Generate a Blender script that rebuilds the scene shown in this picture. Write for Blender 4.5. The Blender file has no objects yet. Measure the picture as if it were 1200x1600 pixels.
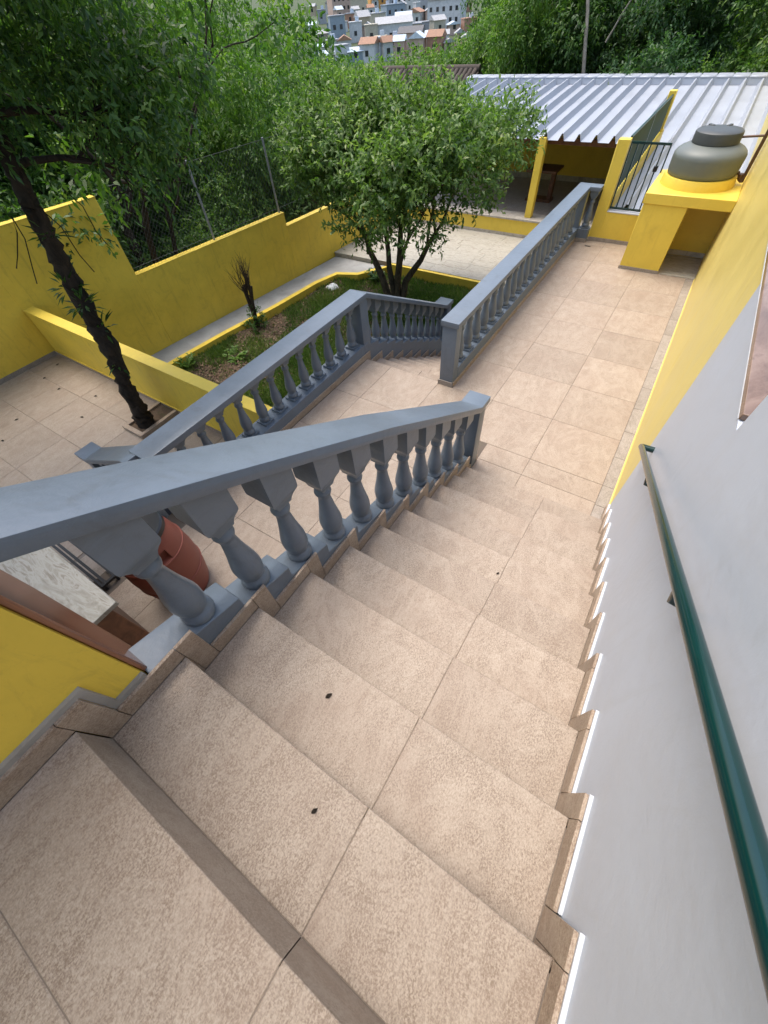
import bpy, bmesh, math, random
import numpy as np
from mathutils import Vector, Matrix
R = math.radians
random.seed(7); rng = np.random.default_rng(11)
S = bpy.context.scene
COL = S.collection

# ------------------------------------------------------------------ camera, world, sun, exposure
cam = bpy.data.objects.new('camera', bpy.data.cameras.new('camera')); COL.objects.link(cam)
cam.location = (0.3859, -3.0965, 2.9738)
cam.rotation_euler = (0.635885, 0.060095, 0.568543)
cam.data.sensor_fit = 'VERTICAL'; cam.data.sensor_height = 36.0
cam.data.lens = 36.0 * 601.17 / 1600.0
cam.data.clip_start = 0.05; cam.data.clip_end = 3000
S.camera = cam
SUN_EL, SUN_AZ = R(70), R(278)      # azimuth measured from +Y clockwise
w = bpy.data.worlds.new('World'); S.world = w; w.use_nodes = True
nt = w.node_tree
sky = nt.nodes.new('ShaderNodeTexSky'); sky.sky_type = 'NISHITA'; sky.sun_disc = False
sky.sun_elevation = SUN_EL; sky.sun_rotation = SUN_AZ
sky.air_density = 1.2; sky.dust_density = 4.0; sky.ozone_density = 1.0
nt.links.new(sky.outputs[0], nt.nodes['Background'].inputs[0])
nt.nodes['Background'].inputs[1].default_value = 0.15
sl = bpy.data.lights.new('sun', 'SUN'); sl.energy = 1.25; sl.angle = R(40); sl.color = (1.0, 0.968, 0.92)
so = bpy.data.objects.new('sun', sl); COL.objects.link(so)
sd = Vector((math.sin(SUN_AZ)*math.cos(SUN_EL), math.cos(SUN_AZ)*math.cos(SUN_EL), math.sin(SUN_EL)))
so.rotation_euler = sd.to_track_quat('Z', 'Y').to_euler(); so.location = (0, 0, 30)
S.view_settings.view_transform = 'Standard'; S.view_settings.look = 'None'
S.view_settings.gamma = 1.0; S.view_settings.exposure = 1.20

# ------------------------------------------------------------------ materials
def N(t, kind, **kw):
    n = t.nodes.new(kind)
    for k, v in kw.items():
        if k in n.inputs.keys(): n.inputs[k].default_value = v
        else: setattr(n, k, v)
    return n

def ramp(t, src, stops):
    r = t.nodes.new('ShaderNodeValToRGB'); e = r.color_ramp.elements
    while len(e) < len(stops): e.new(0.5)
    for i, (p, c) in enumerate(stops):
        e[i].position = p; e[i].color = (*c, 1) if len(c) == 3 else c
    t.links.new(src, r.inputs[0]); return r

def coords(t, scale=(1, 1, 1), rot=(0, 0, 0), rand=True):
    tc = t.nodes.new('ShaderNodeTexCoord'); mp = t.nodes.new('ShaderNodeMapping')
    mp.inputs['Scale'].default_value = scale; mp.inputs['Rotation'].default_value = rot
    t.links.new(tc.outputs['Object'], mp.inputs['Vector'])
    if rand:
        oi = t.nodes.new('ShaderNodeObjectInfo')
        m = N(t, 'ShaderNodeMath', operation='MULTIPLY'); m.inputs[1].default_value = 137.0
        t.links.new(oi.outputs['Random'], m.inputs[0]); t.links.new(m.outputs[0], mp.inputs['Location'])
    return mp.outputs[0]

def new_mat(name, rough=0.6, spec=0.4):
    m = bpy.data.materials.new(name); m.use_nodes = True
    b = m.node_tree.nodes['Principled BSDF']
    b.inputs['Roughness'].default_value = rough
    b.inputs['Specular IOR Level'].default_value = spec
    return m, m.node_tree, b

def bump(t, b, src, strength, dist=0.01):
    n = N(t, 'ShaderNodeBump', Strength=strength, Distance=dist)
    t.links.new(src, n.inputs['Height']); t.links.new(n.outputs[0], b.inputs['Normal'])

def noise(t, vec, scale, detail=4, rough=0.55, dist=0.0):
    n = N(t, 'ShaderNodeTexNoise', Scale=scale, Detail=detail, Roughness=rough, Distortion=dist)
    t.links.new(vec, n.inputs['Vector']); return n.outputs['Fac']

def mixc(t, fac, a, b, blend='MIX'):
    m = t.nodes.new('ShaderNodeMix'); m.data_type = 'RGBA'; m.blend_type = blend
    if isinstance(fac, (int, float)): m.inputs['Factor'].default_value = fac
    else: t.links.new(fac, m.inputs['Factor'])
    for s, v in (('A', a), ('B', b)):
        i = [x for x in m.inputs if x.name == s and x.type == 'RGBA'][0]
        if isinstance(v, tuple): i.default_value = (*v, 1)
        else: t.links.new(v, i)
    return [o for o in m.outputs if o.type == 'RGBA'][0]

def tile_mat(name, dark, mid, light, fine=230.0, rough=0.5, warm=(0.265, 0.195, 0.145), streak=(1, 1, 1)):
    m, t, b = new_mat(name, rough, 0.35)
    v = coords(t, streak); big = noise(t, v, 2.2, 5, 0.6, 0.6)
    v2 = coords(t, (1.0, 0.55, 1.0), (0, 0, 0.6)); f1 = noise(t, v2, fine, 4, 0.7, 0.4)
    v3 = coords(t, (0.45, 1.0, 1.0), (0, 0, 0.9)); med = noise(t, v3, 380, 2, 0.6, 0.2)
    vein = noise(t, v2, 3.0, 9, 0.7, 1.6); cloud = noise(t, v2, 11.0, 6, 0.7, 0.8)
    a0 = N(t, 'ShaderNodeMath', operation='MULTIPLY_ADD'); a0.inputs[1].default_value = 0.30
    t.links.new(cloud, a0.inputs[0]); t.links.new(f1, a0.inputs[2])
    a = N(t, 'ShaderNodeMath', operation='MULTIPLY_ADD'); a.inputs[1].default_value = 0.42
    t.links.new(med, a.inputs[0]); t.links.new(a0.outputs[0], a.inputs[2])
    c = ramp(t, a.outputs[0], [(0.72, dark), (0.86, mid), (0.99, light)])
    wr = ramp(t, big, [(0.42, (0, 0, 0)), (0.66, (1, 1, 1))])
    c2 = mixc(t, wr.outputs[0], c.outputs[0], mixc(t, 0.5, c.outputs[0], warm))
    vr = ramp(t, vein, [(0.455, (0, 0, 0)), (0.5, (0.34, 0.34, 0.34)), (0.545, (0, 0, 0))])
    c3 = mixc(t, vr.outputs[0], c2, light)
    oi = t.nodes.new('ShaderNodeObjectInfo')
    hs = t.nodes.new('ShaderNodeHueSaturation')
    mr = N(t, 'ShaderNodeMapRange'); mr.inputs[3].default_value = 0.93; mr.inputs[4].default_value = 1.07
    t.links.new(oi.outputs['Random'], mr.inputs[0]); t.links.new(mr.outputs[0], hs.inputs['Value'])
    t.links.new(c3, hs.inputs['Color']); t.links.new(hs.outputs[0], b.inputs['Base Color'])
    rr = ramp(t, f1, [(0.3, (rough-.08,)*3), (0.7, (rough+.14,)*3)]); t.links.new(rr.outputs[0], b.inputs['Roughness'])
    bump(t, b, a.outputs[0], 0.28, 0.004)
    return m

def paint_mat(name, base, rough=0.5, var=0.10, grain=0.15, spec=0.4, dirt=None, dirt_amt=0.35, gscale=45, streak=0.0, trowel=0.0):
    m, t, b = new_mat(name, rough, spec)
    v = coords(t); n1 = noise(t, v, 1.7, 6, 0.65, 0.4); n2 = noise(t, v, gscale, 4, 0.6)
    lo = tuple(max(0, c*(1-var)) for c in base); hi = tuple(min(1, c*(1+var*.7)) for c in base)
    c = ramp(t, n1, [(0.35, lo), (0.65, hi)]).outputs[0]
    if dirt:
        n3 = noise(t, v, 5.0, 9, 0.75, 1.0)
        dr = ramp(t, n3, [(0.54, (0, 0, 0)), (0.75, (dirt_amt,)*3)])
        c = mixc(t, dr.outputs[0], c, dirt)
        n5 = noise(t, v, 70.0, 3, 0.6, 0.5)      # small chips and specks
        sp = ramp(t, n5, [(0.70, (0, 0, 0)), (0.74, (dirt_amt*.9,)*3)])
        c = mixc(t, sp.outputs[0], c, dirt)
        if streak > 0:
            vs = coords(t, (5.0, 5.0, 0.45)); n4 = noise(t, vs, 3.0, 6, 0.7, 0.3)
            sr = ramp(t, n4, [(0.55, (0, 0, 0)), (0.72, (streak,)*3)])
            c = mixc(t, sr.outputs[0], c, dirt)
    t.links.new(c, b.inputs['Base Color'])
    rr = ramp(t, n1, [(0.3, (max(.05, rough-.07),)*3), (0.7, (min(1, rough+.1),)*3)]); t.links.new(rr.outputs[0], b.inputs['Roughness'])
    h = n2
    if trowel > 0:
        n6 = noise(t, v, 7.0, 5, 0.6, 0.8)
        ad = N(t, 'ShaderNodeMath', operation='MULTIPLY_ADD'); ad.inputs[1].default_value = trowel
        t.links.new(n6, ad.inputs[0]); t.links.new(n2, ad.inputs[2]); h = ad.outputs[0]
    bump(t, b, h, grain, 0.006)
    return m

def plain_mat(name, base, rough=0.5, metal=0.0, spec=0.4):
    m, t, b = new_mat(name, rough, spec); b.inputs['Metallic'].default_value = metal
    v = coords(t); n1 = noise(t, v, 6.0, 5, 0.6)
    c = ramp(t, n1, [(0.3, tuple(x*.86 for x in base)), (0.7, tuple(min(1, x*1.1) for x in base))])
    t.links.new(c.outputs[0], b.inputs['Base Color']); return m

def vein_mat(name, stops, scale, stretch, rough=0.35, distort=1.5, detail=7):
    m, t, b = new_mat(name, rough, 0.5)
    v = coords(t, stretch, (0.1, 0.2, 0.5)); n1 = noise(t, v, scale, detail, 0.65, distort)
    c = ramp(t, n1, stops); t.links.new(c.outputs[0], b.inputs['Base Color'])
    bump(t, b, n1, 0.15, 0.004); return m

def leaf_mat(name, stops, trans=0.42, rough=0.45):
    m = bpy.data.materials.new(name); m.use_nodes = True; t = m.node_tree
    b = t.nodes['Principled BSDF']; b.inputs['Roughness'].default_value = rough; b.inputs['Specular IOR Level'].default_value = 0.35
    at = t.nodes.new('ShaderNodeAttribute'); at.attribute_name = 'tone'
    c = ramp(t, at.outputs['Fac'], stops)
    t.links.new(c.outputs[0], b.inputs['Base Color'])
    tr = t.nodes.new('ShaderNodeBsdfTranslucent')
    t.links.new(mixc(t, 1.0, c.outputs[0], (1.0, 1.25, 0.45), 'MULTIPLY'), tr.inputs['Color'])
    mx = t.nodes.new('ShaderNodeMixShader'); mx.inputs[0].default_value = trans
    t.links.new(b.outputs[0], mx.inputs[1]); t.links.new(tr.outputs[0], mx.inputs[2])
    t.links.new(mx.outputs[0], t.nodes['Material Output'].inputs[0]); return m

def bark_mat(name, a, c, scale=9):
    m, t, b = new_mat(name, 0.85, 0.2)
    v = coords(t, (1, 1, 0.35)); n1 = noise(t, v, scale, 8, 0.7, 0.8)
    r = ramp(t, n1, [(0.35, a), (0.7, c)]); t.links.new(r.outputs[0], b.inputs['Base Color'])
    bump(t, b, n1, 0.9, 0.03); return m

M = {}
M['tile'] = tile_mat('beige_stone_tile', (0.205, 0.152, 0.110), (0.302, 0.238, 0.181), (0.405, 0.335, 0.264))
M['skirt'] = tile_mat('skirting_tile', (0.20, 0.135, 0.090), (0.315, 0.235, 0.168), (0.43, 0.345, 0.26))
M['strip'] = tile_mat('grey_border_tile', (0.17, 0.14, 0.115), (0.28, 0.24, 0.20), (0.38, 0.335, 0.29), warm=(.22, .185, .15))
M['grout'] = paint_mat('grout', (0.22, 0.18, 0.145), 0.9)
M['darkgrout'] = paint_mat('dark_grout', (0.115, 0.092, 0.072), 0.9)
M['concrete'] = paint_mat('raw_concrete', (0.30, 0.28, 0.25), 0.9, 0.2, 0.4, dirt=(0.12, 0.10, 0.08))
M['whitecrete'] = paint_mat('pale_cement', (0.34, 0.335, 0.32), 0.85, 0.2, 0.3, dirt=(0.16, 0.15, 0.12), dirt_amt=.6)
M['grey'] = paint_mat('blue_grey_paint', (0.122, 0.150, 0.182), 0.36, 0.10, 0.20, 0.5, dirt=(0.075, 0.08, 0.08), dirt_amt=.45, gscale=30, streak=.25, trowel=3.0)
M['yellow'] = paint_mat('yellow_wall_paint', (0.71, 0.52, 0.072), 0.45, 0.07, 0.16, 0.35, dirt=(0.46, 0.31, 0.05), dirt_amt=.35, gscale=38, streak=.3, trowel=2.0)
M['ywall'] = paint_mat('weathered_yellow_paint', (0.76, 0.545, 0.07), 0.55, 0.10, 0.22, 0.3, dirt=(0.36, 0.25, 0.05), dirt_amt=.45, gscale=30, streak=.4, trowel=2.0)
M['pgrey'] = paint_mat('pale_grey_wall_paint', (0.455, 0.49, 0.545), 0.42, 0.05, 0.20, 0.45, dirt=(0.40, 0.42, 0.44), dirt_amt=.4, gscale=26, streak=.30, trowel=1.5)
M['sheenyellow'] = paint_mat('sheen_lightened_yellow_paint', (0.68, 0.54, 0.16), 0.40, 0.06, 0.16, 0.45, dirt=(0.55, 0.40, 0.10), dirt_amt=.3, gscale=38, streak=.3, trowel=3.0)  # same wall yellow, lightened so the colour carries sky sheen at grazing view
M['white'] = paint_mat('white_paint', (0.56, 0.575, 0.60), 0.6, 0.06, 0.1)
M['granite'] = vein_mat('brown_polished_granite', [(0.25, (0.085, 0.05, 0.034)), (0.45, (0.17, 0.105, 0.07)), (0.58, (0.235, 0.155, 0.11)), (0.66, (0.12, 0.07, 0.048)), (0.8, (0.30, 0.22, 0.165))], 2.6, (1, 0.5, 1), 0.18, 2.5)
M['jamb'] = vein_mat('brown_veined_stone', [(0.30, (0.14, 0.06, 0.035)), (0.50, (0.28, 0.125, 0.07)), (0.66, (0.33, 0.165, 0.095)), (0.715, (0.28, 0.135, 0.08)), (0.735, (0.62, 0.5, 0.4)), (0.755, (0.24, 0.10, 0.06))], 5.5, (1, 1, 0.16), 0.22, 1.2)
M['stone'] = vein_mat('pale_quartzite', [(0.25, (0.18, 0.16, 0.12)), (0.43, (0.32, 0.295, 0.24)), (0.54, (0.42, 0.395, 0.34)), (0.64, (0.23, 0.20, 0.15)), (0.8, (0.45, 0.425, 0.38))], 3.2, (1, 4.5, 1), 0.5, 1.8)
M['capstone'] = vein_mat('grey_cap_stone', [(0.3, (0.24, 0.21, 0.17)), (0.5, (0.40, 0.36, 0.30)), (0.7, (0.5, 0.46, 0.40))], 4, (1, 2, 1), 0.6)
M['green'] = plain_mat('dark_green_enamel', (0.002, 0.027, 0.026), 0.16, 0.0, 0.6)
M['greenpanel'] = plain_mat('dark_green_sheet', (0.010, 0.045, 0.034), 0.35)
M['tank'] = paint_mat('olive_grey_polyethylene', (0.125, 0.138, 0.122), 0.42, 0.06, 0.05)
M['lid'] = plain_mat('charcoal_plastic', (0.06, 0.065, 0.062), 0.45)
M['barrel'] = paint_mat('terracotta_plastic', (0.25, 0.07, 0.045), 0.5, 0.08, 0.08, dirt=(0.25, 0.11, 0.08), dirt_amt=.3)
M['black'] = plain_mat('black_metal', (0.012, 0.012, 0.013), 0.35)
M['sheet'] = paint_mat('painted_steel_sheet', (0.33, 0.355, 0.395), 0.42, 0.05, 0.02, 0.4, dirt=(0.24, 0.23, 0.22), dirt_amt=.35)
M['wood'] = vein_mat('dark_wood', [(0.3, (0.05, 0.02, 0.01)), (0.6, (0.13, 0.055, 0.028)), (0.8, (0.08, 0.03, 0.015))], 6, (1, 6, 1), 0.45)
M['woodlight'] = vein_mat('reddish_wood', [(0.3, (0.10, 0.04, 0.018)), (0.6, (0.22, 0.09, 0.04)), (0.8, (0.15, 0.06, 0.028))], 6, (5, 1, 1), 0.45)
M['pvc'] = plain_mat('brown_pvc', (0.13, 0.075, 0.05), 0.4)
M['clay'] = paint_mat('old_clay_tile', (0.07, 0.055, 0.045), 0.9, 0.3, 0.3, dirt=(0.03, 0.03, 0.025), dirt_amt=.7)
M['steel'] = plain_mat('galvanised_steel', (0.30, 0.31, 0.32), 0.5, 0.4)
M['wire'] = plain_mat('weathered_wire', (0.06, 0.065, 0.06), 0.6, 0.3)
M['bark'] = bark_mat('dark_bark', (0.010, 0.008, 0.006), (0.055, 0.040, 0.028))
M['bark2'] = bark_mat('mossy_bark', (0.03, 0.026, 0.016), (0.14, 0.11, 0.075), 12)
M['palebark'] = bark_mat('pale_bark', (0.12, 0.11, 0.09), (0.34, 0.31, 0.26), 8)
M['leafA'] = leaf_mat('garden_tree_leaf', [(0.0, (0.05, 0.105, 0.024)), (0.5, (0.125, 0.210, 0.052)), (0.85, (0.215, 0.305, 0.092)), (1.0, (0.32, 0.38, 0.15))])
M['leafB'] = leaf_mat('dark_tree_leaf', [(0.0, (0.024, 0.064, 0.016)), (0.6, (0.075, 0.155, 0.034)), (1.0, (0.17, 0.26, 0.06))])
M['leafC'] = leaf_mat('bright_tree_leaf', [(0.0, (0.045, 0.105, 0.018)), (0.6, (0.11, 0.215, 0.036)), (1.0, (0.23, 0.33, 0.06))])
M['leafD'] = leaf_mat('blue_green_leaf', [(0.0, (0.026, 0.065, 0.026)), (0.6, (0.060, 0.130, 0.046)), (1.0, (0.12, 0.20, 0.07))])
M['grass'] = leaf_mat('grass_blade', [(0.0, (0.045, 0.090, 0.018)), (0.6, (0.11, 0.185, 0.036)), (1.0, (0.24, 0.27, 0.085))], 0.3)
M['litter'] = leaf_mat('dry_leaf', [(0.0, (0.05, 0.028, 0.016)), (0.6, (0.14, 0.085, 0.05)), (1.0, (0.27, 0.19, 0.12))], 0.1, 0.7)
M['soil'] = paint_mat('garden_soil', (0.105, 0.070, 0.045), 0.95, 0.35, 0.8, dirt=(0.05, 0.075, 0.02), dirt_amt=.8)
M['terrain'] = paint_mat('hillside_ground', (0.055, 0.075, 0.03), 0.95, 0.3, 0.5, dirt=(0.12, 0.10, 0.06), dirt_amt=.6)
M['glass'] = plain_mat('dark_window', (0.02, 0.025, 0.03), 0.12, 0.0, 0.6)
M['deadtwig'] = bark_mat('dead_twig', (0.03, 0.02, 0.014), (0.10, 0.07, 0.05), 14)
for nm, c in dict(hwhite=(.50, .51, .52), hcream=(.42, .38, .30), hbeige=(.40, .34, .24), hpale=(.46, .47, .46), hgrey=(.30, .31, .33), hblue=(.24, .29, .34), hpink=(.46, .34, .28), hbrick=(.34, .19, .13), horange=(.60, .30, .08), rorange=(.30, .17, .11), rdark=(.12, .115, .115), rgrey=(.34, .34, .34), rblue=(.46, .53, .60)).items():
    M[nm] = paint_mat('house_'+nm[1:]+('_roof' if nm[0] == 'r' else '_wall'), c, 0.8, 0.15, 0.1, dirt=tuple(x*.5 for x in c), dirt_amt=.5)

# ------------------------------------------------------------------ builders
WPOS = {}
def wp(p): return WPOS.get(p.name, Vector((0, 0, 0))) if p else Vector((0, 0, 0))

def finish(name, me, origin, parent):
    o = bpy.data.objects.new(name, me); COL.objects.link(o)
    origin = Vector(origin); WPOS[o.name] = origin
    if parent: o.parent = parent; o.location = origin - wp(parent)
    else: o.location = origin
    return o

def raw(name, verts, faces, mat, parent=None, smooth=False, origin=None, bev=0.0, seg=2, angle=40):
    v = np.array(verts, float)
    if origin is None:
        origin = ((v[:, 0].min()+v[:, 0].max())/2, (v[:, 1].min()+v[:, 1].max())/2, v[:, 2].min())
    me = bpy.data.meshes.new(name)
    me.from_pydata([tuple(p) for p in (v-np.array(origin))], [], faces); me.update()
    bm = bmesh.new(); bm.from_mesh(me)
    bmesh.ops.recalc_face_normals(bm, faces=bm.faces)
    if bev > 0:
        ed = [e for e in bm.edges if len(e.link_faces) == 2 and e.calc_face_angle(0) > R(25)]
        bmesh.ops.bevel(bm, geom=ed, offset=bev, segments=seg, affect='EDGES', profile=0.6, clamp_overlap=True)
    bm.to_mesh(me); bm.free()
    if smooth or bev > 0:
        me.shade_smooth()
        if not smooth or angle < 180: me.set_sharp_from_angle(angle=R(angle))
    me.materials.append(M[mat] if isinstance(mat, str) else mat)
    return finish(name, me, origin, parent)

def box(name, x0, x1, y0, y1, z0, z1, mat, parent=None, bev=0.0, seg=2):
    v = [(x, y, z) for z in (z0, z1) for y in (y0, y1) for x in (x0, x1)]
    f = [(0, 2, 3, 1), (4, 5, 7, 6), (0, 1, 5, 4), (2, 6, 7, 3), (0, 4, 6, 2), (1, 3, 7, 5)]
    return raw(name, v, f, mat, parent, bev=bev, seg=seg)

def prism(name, poly, a0, a1, axis, mat, parent=None, bev=0.0, seg=2):
    """extrude a polygon: axis 'x' -> poly is (y,z); 'y' -> (x,z); 'z' -> (x,y)"""
    n = len(poly); v = []
    for a in (a0, a1):
        for p, q in poly:
            v.append({'x': (a, p, q), 'y': (p, a, q), 'z': (p, q, a)}[axis])
    f = [tuple(range(n)), tuple(range(2*n-1, n-1, -1))] + [(i, (i+1) % n, n+(i+1) % n, n+i) for i in range(n)]
    return raw(name, v, f, mat, parent, bev=bev, seg=seg)

def lathe_geo(prof, seg=20, c=(0, 0, 0)):
    v, f = [], []
    for r, z in prof:
        for i in range(seg):
            a = 2*math.pi*i/seg; v.append((c[0]+r*math.cos(a), c[1]+r*math.sin(a), c[2]+z))
    for k in range(len(prof)-1):
        for i in range(seg):
            j = (i+1) % seg; f.append((k*seg+i, k*seg+j, (k+1)*seg+j, (k+1)*seg+i))
    f.append(tuple(range(seg-1, -1, -1))); f.append(tuple((len(prof)-1)*seg+i for i in range(seg)))
    return v, f

def lathe(name, prof, mat, parent, c, seg=24, angle=40):
    v, f = lathe_geo(prof, seg, c); return raw(name, v, f, mat, parent, smooth=True, origin=c, angle=angle)

def tube_geo(path, radii, seg=8, v0=0):
    path = [Vector(p) for p in path]; v, f = [], []
    if not hasattr(radii, '__len__'): radii = [radii]*len(path)
    up = Vector((0.13, 0.31, 0.94))
    for i, p in enumerate(path):
        d = (path[min(i+1, len(path)-1)]-path[max(i-1, 0)]).normalized()
        s = d.cross(up)
        if s.length < 0.1: s = d.cross(Vector((1, 0, 0)))
        s.normalize(); u = s.cross(d)
        for k in range(seg):
            a = 2*math.pi*k/seg; v.append(tuple(p+(s*math.cos(a)+u*math.sin(a))*radii[i]))
    for i in range(len(path)-1):
        for k in range(seg):
            j = (k+1) % seg; f.append((v0+i*seg+k, v0+i*seg+j, v0+(i+1)*seg+j, v0+(i+1)*seg+k))
    f.append(tuple(v0+k for k in range(seg-1, -1, -1))); f.append(tuple(v0+(len(path)-1)*seg+k for k in range(seg)))
    return v, f

def tube(name, path, radii, mat, parent=None, seg=10, origin=None):
    v, f = tube_geo(path, radii, seg); return raw(name, v, f, mat, parent, smooth=True, angle=60, origin=origin)

def tubes(name, paths, mat, parent=None, seg=6, origin=None):
    v, f = [], []
    for p, r in paths:
        a, b = tube_geo(p, r, seg, len(v)); v += a; f += b
    return raw(name, v, f, mat, parent, smooth=True, angle=60, origin=origin)

def thing(name, label, cat, loc, group=None):
    o = bpy.data.objects.new(name, None); COL.objects.link(o); o.empty_display_size = 0.2
    o.location = loc; WPOS[o.name] = Vector(loc)
    o['label'] = label; o['category'] = cat
    if group: o['group'] = group
    return o
def tag(o, label, cat, group=None):
    o['label'] = label; o['category'] = cat
    if group: o['group'] = group
    return o
def struct(o): o['kind'] = 'structure'; return o
def stuff(o): o['kind'] = 'stuff'; return o

TILE = {}
def tile(parent, x0, x1, y0, y1, z, mat='tile', th=0.012, gap=0.0034, name='tile'):
    """one floor tile, chamfered, top face at z"""
    x0 += gap/2; x1 -= gap/2; y0 += gap/2; y1 -= gap/2
    sx, sy = round(x1-x0, 3), round(y1-y0, 3); key = (sx, sy, mat, th)
    if key not in TILE:
        c = 0.0022; a, b = sx/2, sy/2
        v = [(sxx*a, syy*b, -th) for sxx, syy in ((-1, -1), (1, -1), (1, 1), (-1, 1))]
        v += [(sxx*a, syy*b, -c) for sxx, syy in ((-1, -1), (1, -1), (1, 1), (-1, 1))]
        v += [(sxx*(a-c), syy*(b-c), 0) for sxx, syy in ((-1, -1), (1, -1), (1, 1), (-1, 1))]
        f = [(8, 9, 10, 11)]
        for l in (0, 4):
            for i in range(4): f.append((l+i, l+(i+1) % 4, l+4+(i+1) % 4, l+4+i))
        me = bpy.data.meshes.new('tile'); me.from_pydata(v, [], f); me.update(); me.materials.append(M[mat]); TILE[key] = me
    return finish(name, TILE[key], ((x0+x1)/2, (y0+y1)/2, z + random.uniform(-.0006, .0006)), parent)

def copy_tree(o, loc, rotz=0.0, scale=1.0, label=None, parent=None, mats=None):
    c = o.copy(); COL.objects.link(c); c.parent = parent
    if parent is None:
        c.location = loc; c.rotation_euler = (0, 0, rotz)
        c.scale = scale if hasattr(scale, '__len__') else (scale,)*3
        WPOS[c.name] = Vector(loc)
        if label: c['label'] = label
    for ch in [k for k in o.children]:
        copy_tree(ch, None, parent=c)
    return c

# ------------------------------------------------------------------ levels and step geometry
T1, H1 = 0.29085, 0.16431          # tread, riser of the upper flight
XL, XR, YN10 = -0.474, 0.805, -0.5653
def ny(k): return YN10-(10-k)*T1
def nz(k): return H1*(11-k)
TOPZ = nz(0); PATIO = -0.657; TERR = -1.35; GARD = -1.60; XJ = 0.297
TL, TW = 0.7061, 0.72

# ------------------------------------------------------------------ terrain
def smooth(a, b, x):
    t = np.clip((x-a)/(b-a), 0, 1); return t*t*(3-2*t)
def terrain_z(x, y):
    r = np.hypot(x+3, y-4); far = np.hypot(x, y)
    z = np.where(far < 120, -2.35-8.0*smooth(14, 60, r), np.interp(far, [120, 179, 212, 241, 310, 345, 420, 900], [-10.35, -9.0, -8.1, -7.0, -3.8, -2.1, 2.5, 20]))
    return z+0.6*np.sin(x*.06)*np.cos(y*.05)*smooth(20, 60, r)
g = np.sign(np.linspace(-1, 1, 91))*np.abs(np.linspace(-1, 1, 91))**2.2*900
gx, gy = np.meshgrid(g, g); gz = terrain_z(gx, gy)
vv = np.stack([gx.ravel(), gy.ravel(), gz.ravel()], 1)
ff = [(j*91+i, j*91+i+1, (j+1)*91+i+1, (j+1)*91+i) for j in range(90) for i in range(90)]
struct(raw('ground', vv, ff, 'terrain', smooth=True, angle=180, origin=(0, 0, 0)))

# ------------------------------------------------------------------ floors
# upper floor
uf = struct(box('upper_floor', -0.80, 0.835, -7.2, ny(0)-0.012, -1.5, TOPZ-0.003, 'grout'))
for (x0, x1) in ((XL, XJ), (XJ, XR)):
    tile(uf, x0, x1, -3.772, ny(0), TOPZ, gap=.0022)
    y = -3.772
    for k in range(4): tile(uf, x0, x1, y-TL, y, TOPZ); y -= TL
# landing
lf = struct(box('landing_floor', -2.79, 0.835, -4.6, 0.744, -1.5, -0.003, 'darkgrout'))
lf2 = struct(box('terrace_walk_floor', -1.435, 0.835, 0.747, 6.0, -1.5, -0.003, 'darkgrout'))
cols = [-2.548, -2.16, -1.44, -0.72, 0.0, 0.72]
for i in range(5):
    x0, x1 = cols[i], cols[i+1]
    for j in range(-6, 9):
        y0, y1 = j*TL, (j+1)*TL
        if j == -1:
            if x0 >= -0.73:
                tile(lf, max(x0, XL), x1, -0.25, 0, 0); tile(lf, max(x0, XL), x1, -0.60, -0.25, 0); 
                if x0 < XL: tile(lf, x0, XL-.16, y0, 0, 0)
                continue
        if j < -1 and x0 > -0.73: continue
        if j < -1 and x1 > -0.73:            # strip beside the flight
            x1c = -0.63
        else: x1c = x1
        if j < 0: tile(lf, x0, min(x1c, x1) if x1c == x1 else x1c, y0, y1, 0)
        elif j == 0:
            if x0 < -1.45: tile(lf, x0, x1, 0, .742, 0)
            else: tile(lf, max(x0, -1.44), x1, 0, TL, 0)
        else:
            if x1 <= -1.43: continue
            tile(lf2, max(x0, -1.25), x1, y0, min(y1, 5.86), 0)
tile(lf, .72, .832, -.60, -.272, 0, 'strip')
for j in range(-1, 13):          # narrow border pieces against the house wall
    y0, y1 = max(-0.27, j*TL*.62), (j+1)*TL*.62
    if y1 <= -0.27 or y0 > 4.9: continue
    tile(lf2, 0.72, 0.832, y0, min(y1, 4.93), 0, 'strip')
# ------------------------------------------------------------------ upper staircase
st = thing('staircase', 'wide beige tiled staircase descending from the upper floor beside the pale grey wall', 'stairs', (0.16, -0.55, 0))
poly = [(ny(0)-.011, -0.4)] + [(ny(0)-.011, TOPZ-.03)]
for k in range(1, 11):
    poly += [(ny(k-1)-(.011 if k == 1 else .027), nz(k)-.003), (ny(k)-.027, nz(k)-.003)]
poly += [(ny(10)-.027, -0.4)]
prism('stair_body', poly, -0.62, 0.835, 'x', 'grout', st)
for k in range(0, 11):
    if k > 0:
        for (x0, x1) in ((XL, XJ), (XJ, XR)):
            tile(st, x0, x1, ny(k-1)-(.014 if k > 1 else .0012), ny(k), nz(k), name='tread', gap=.0016)
    zt = nz(k)-.0125; zb = nz(k+1) if k < 10 else 0
    for (x0, x1) in ((XL, XJ), (XJ, XR)):
        rc = .0 if k == 0 else .014
        box('riser', x0+.0015, x1-.0015, ny(k)-.0115-rc, ny(k)-.0015-rc, zb+.001, zt, 'tile', st)

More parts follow.
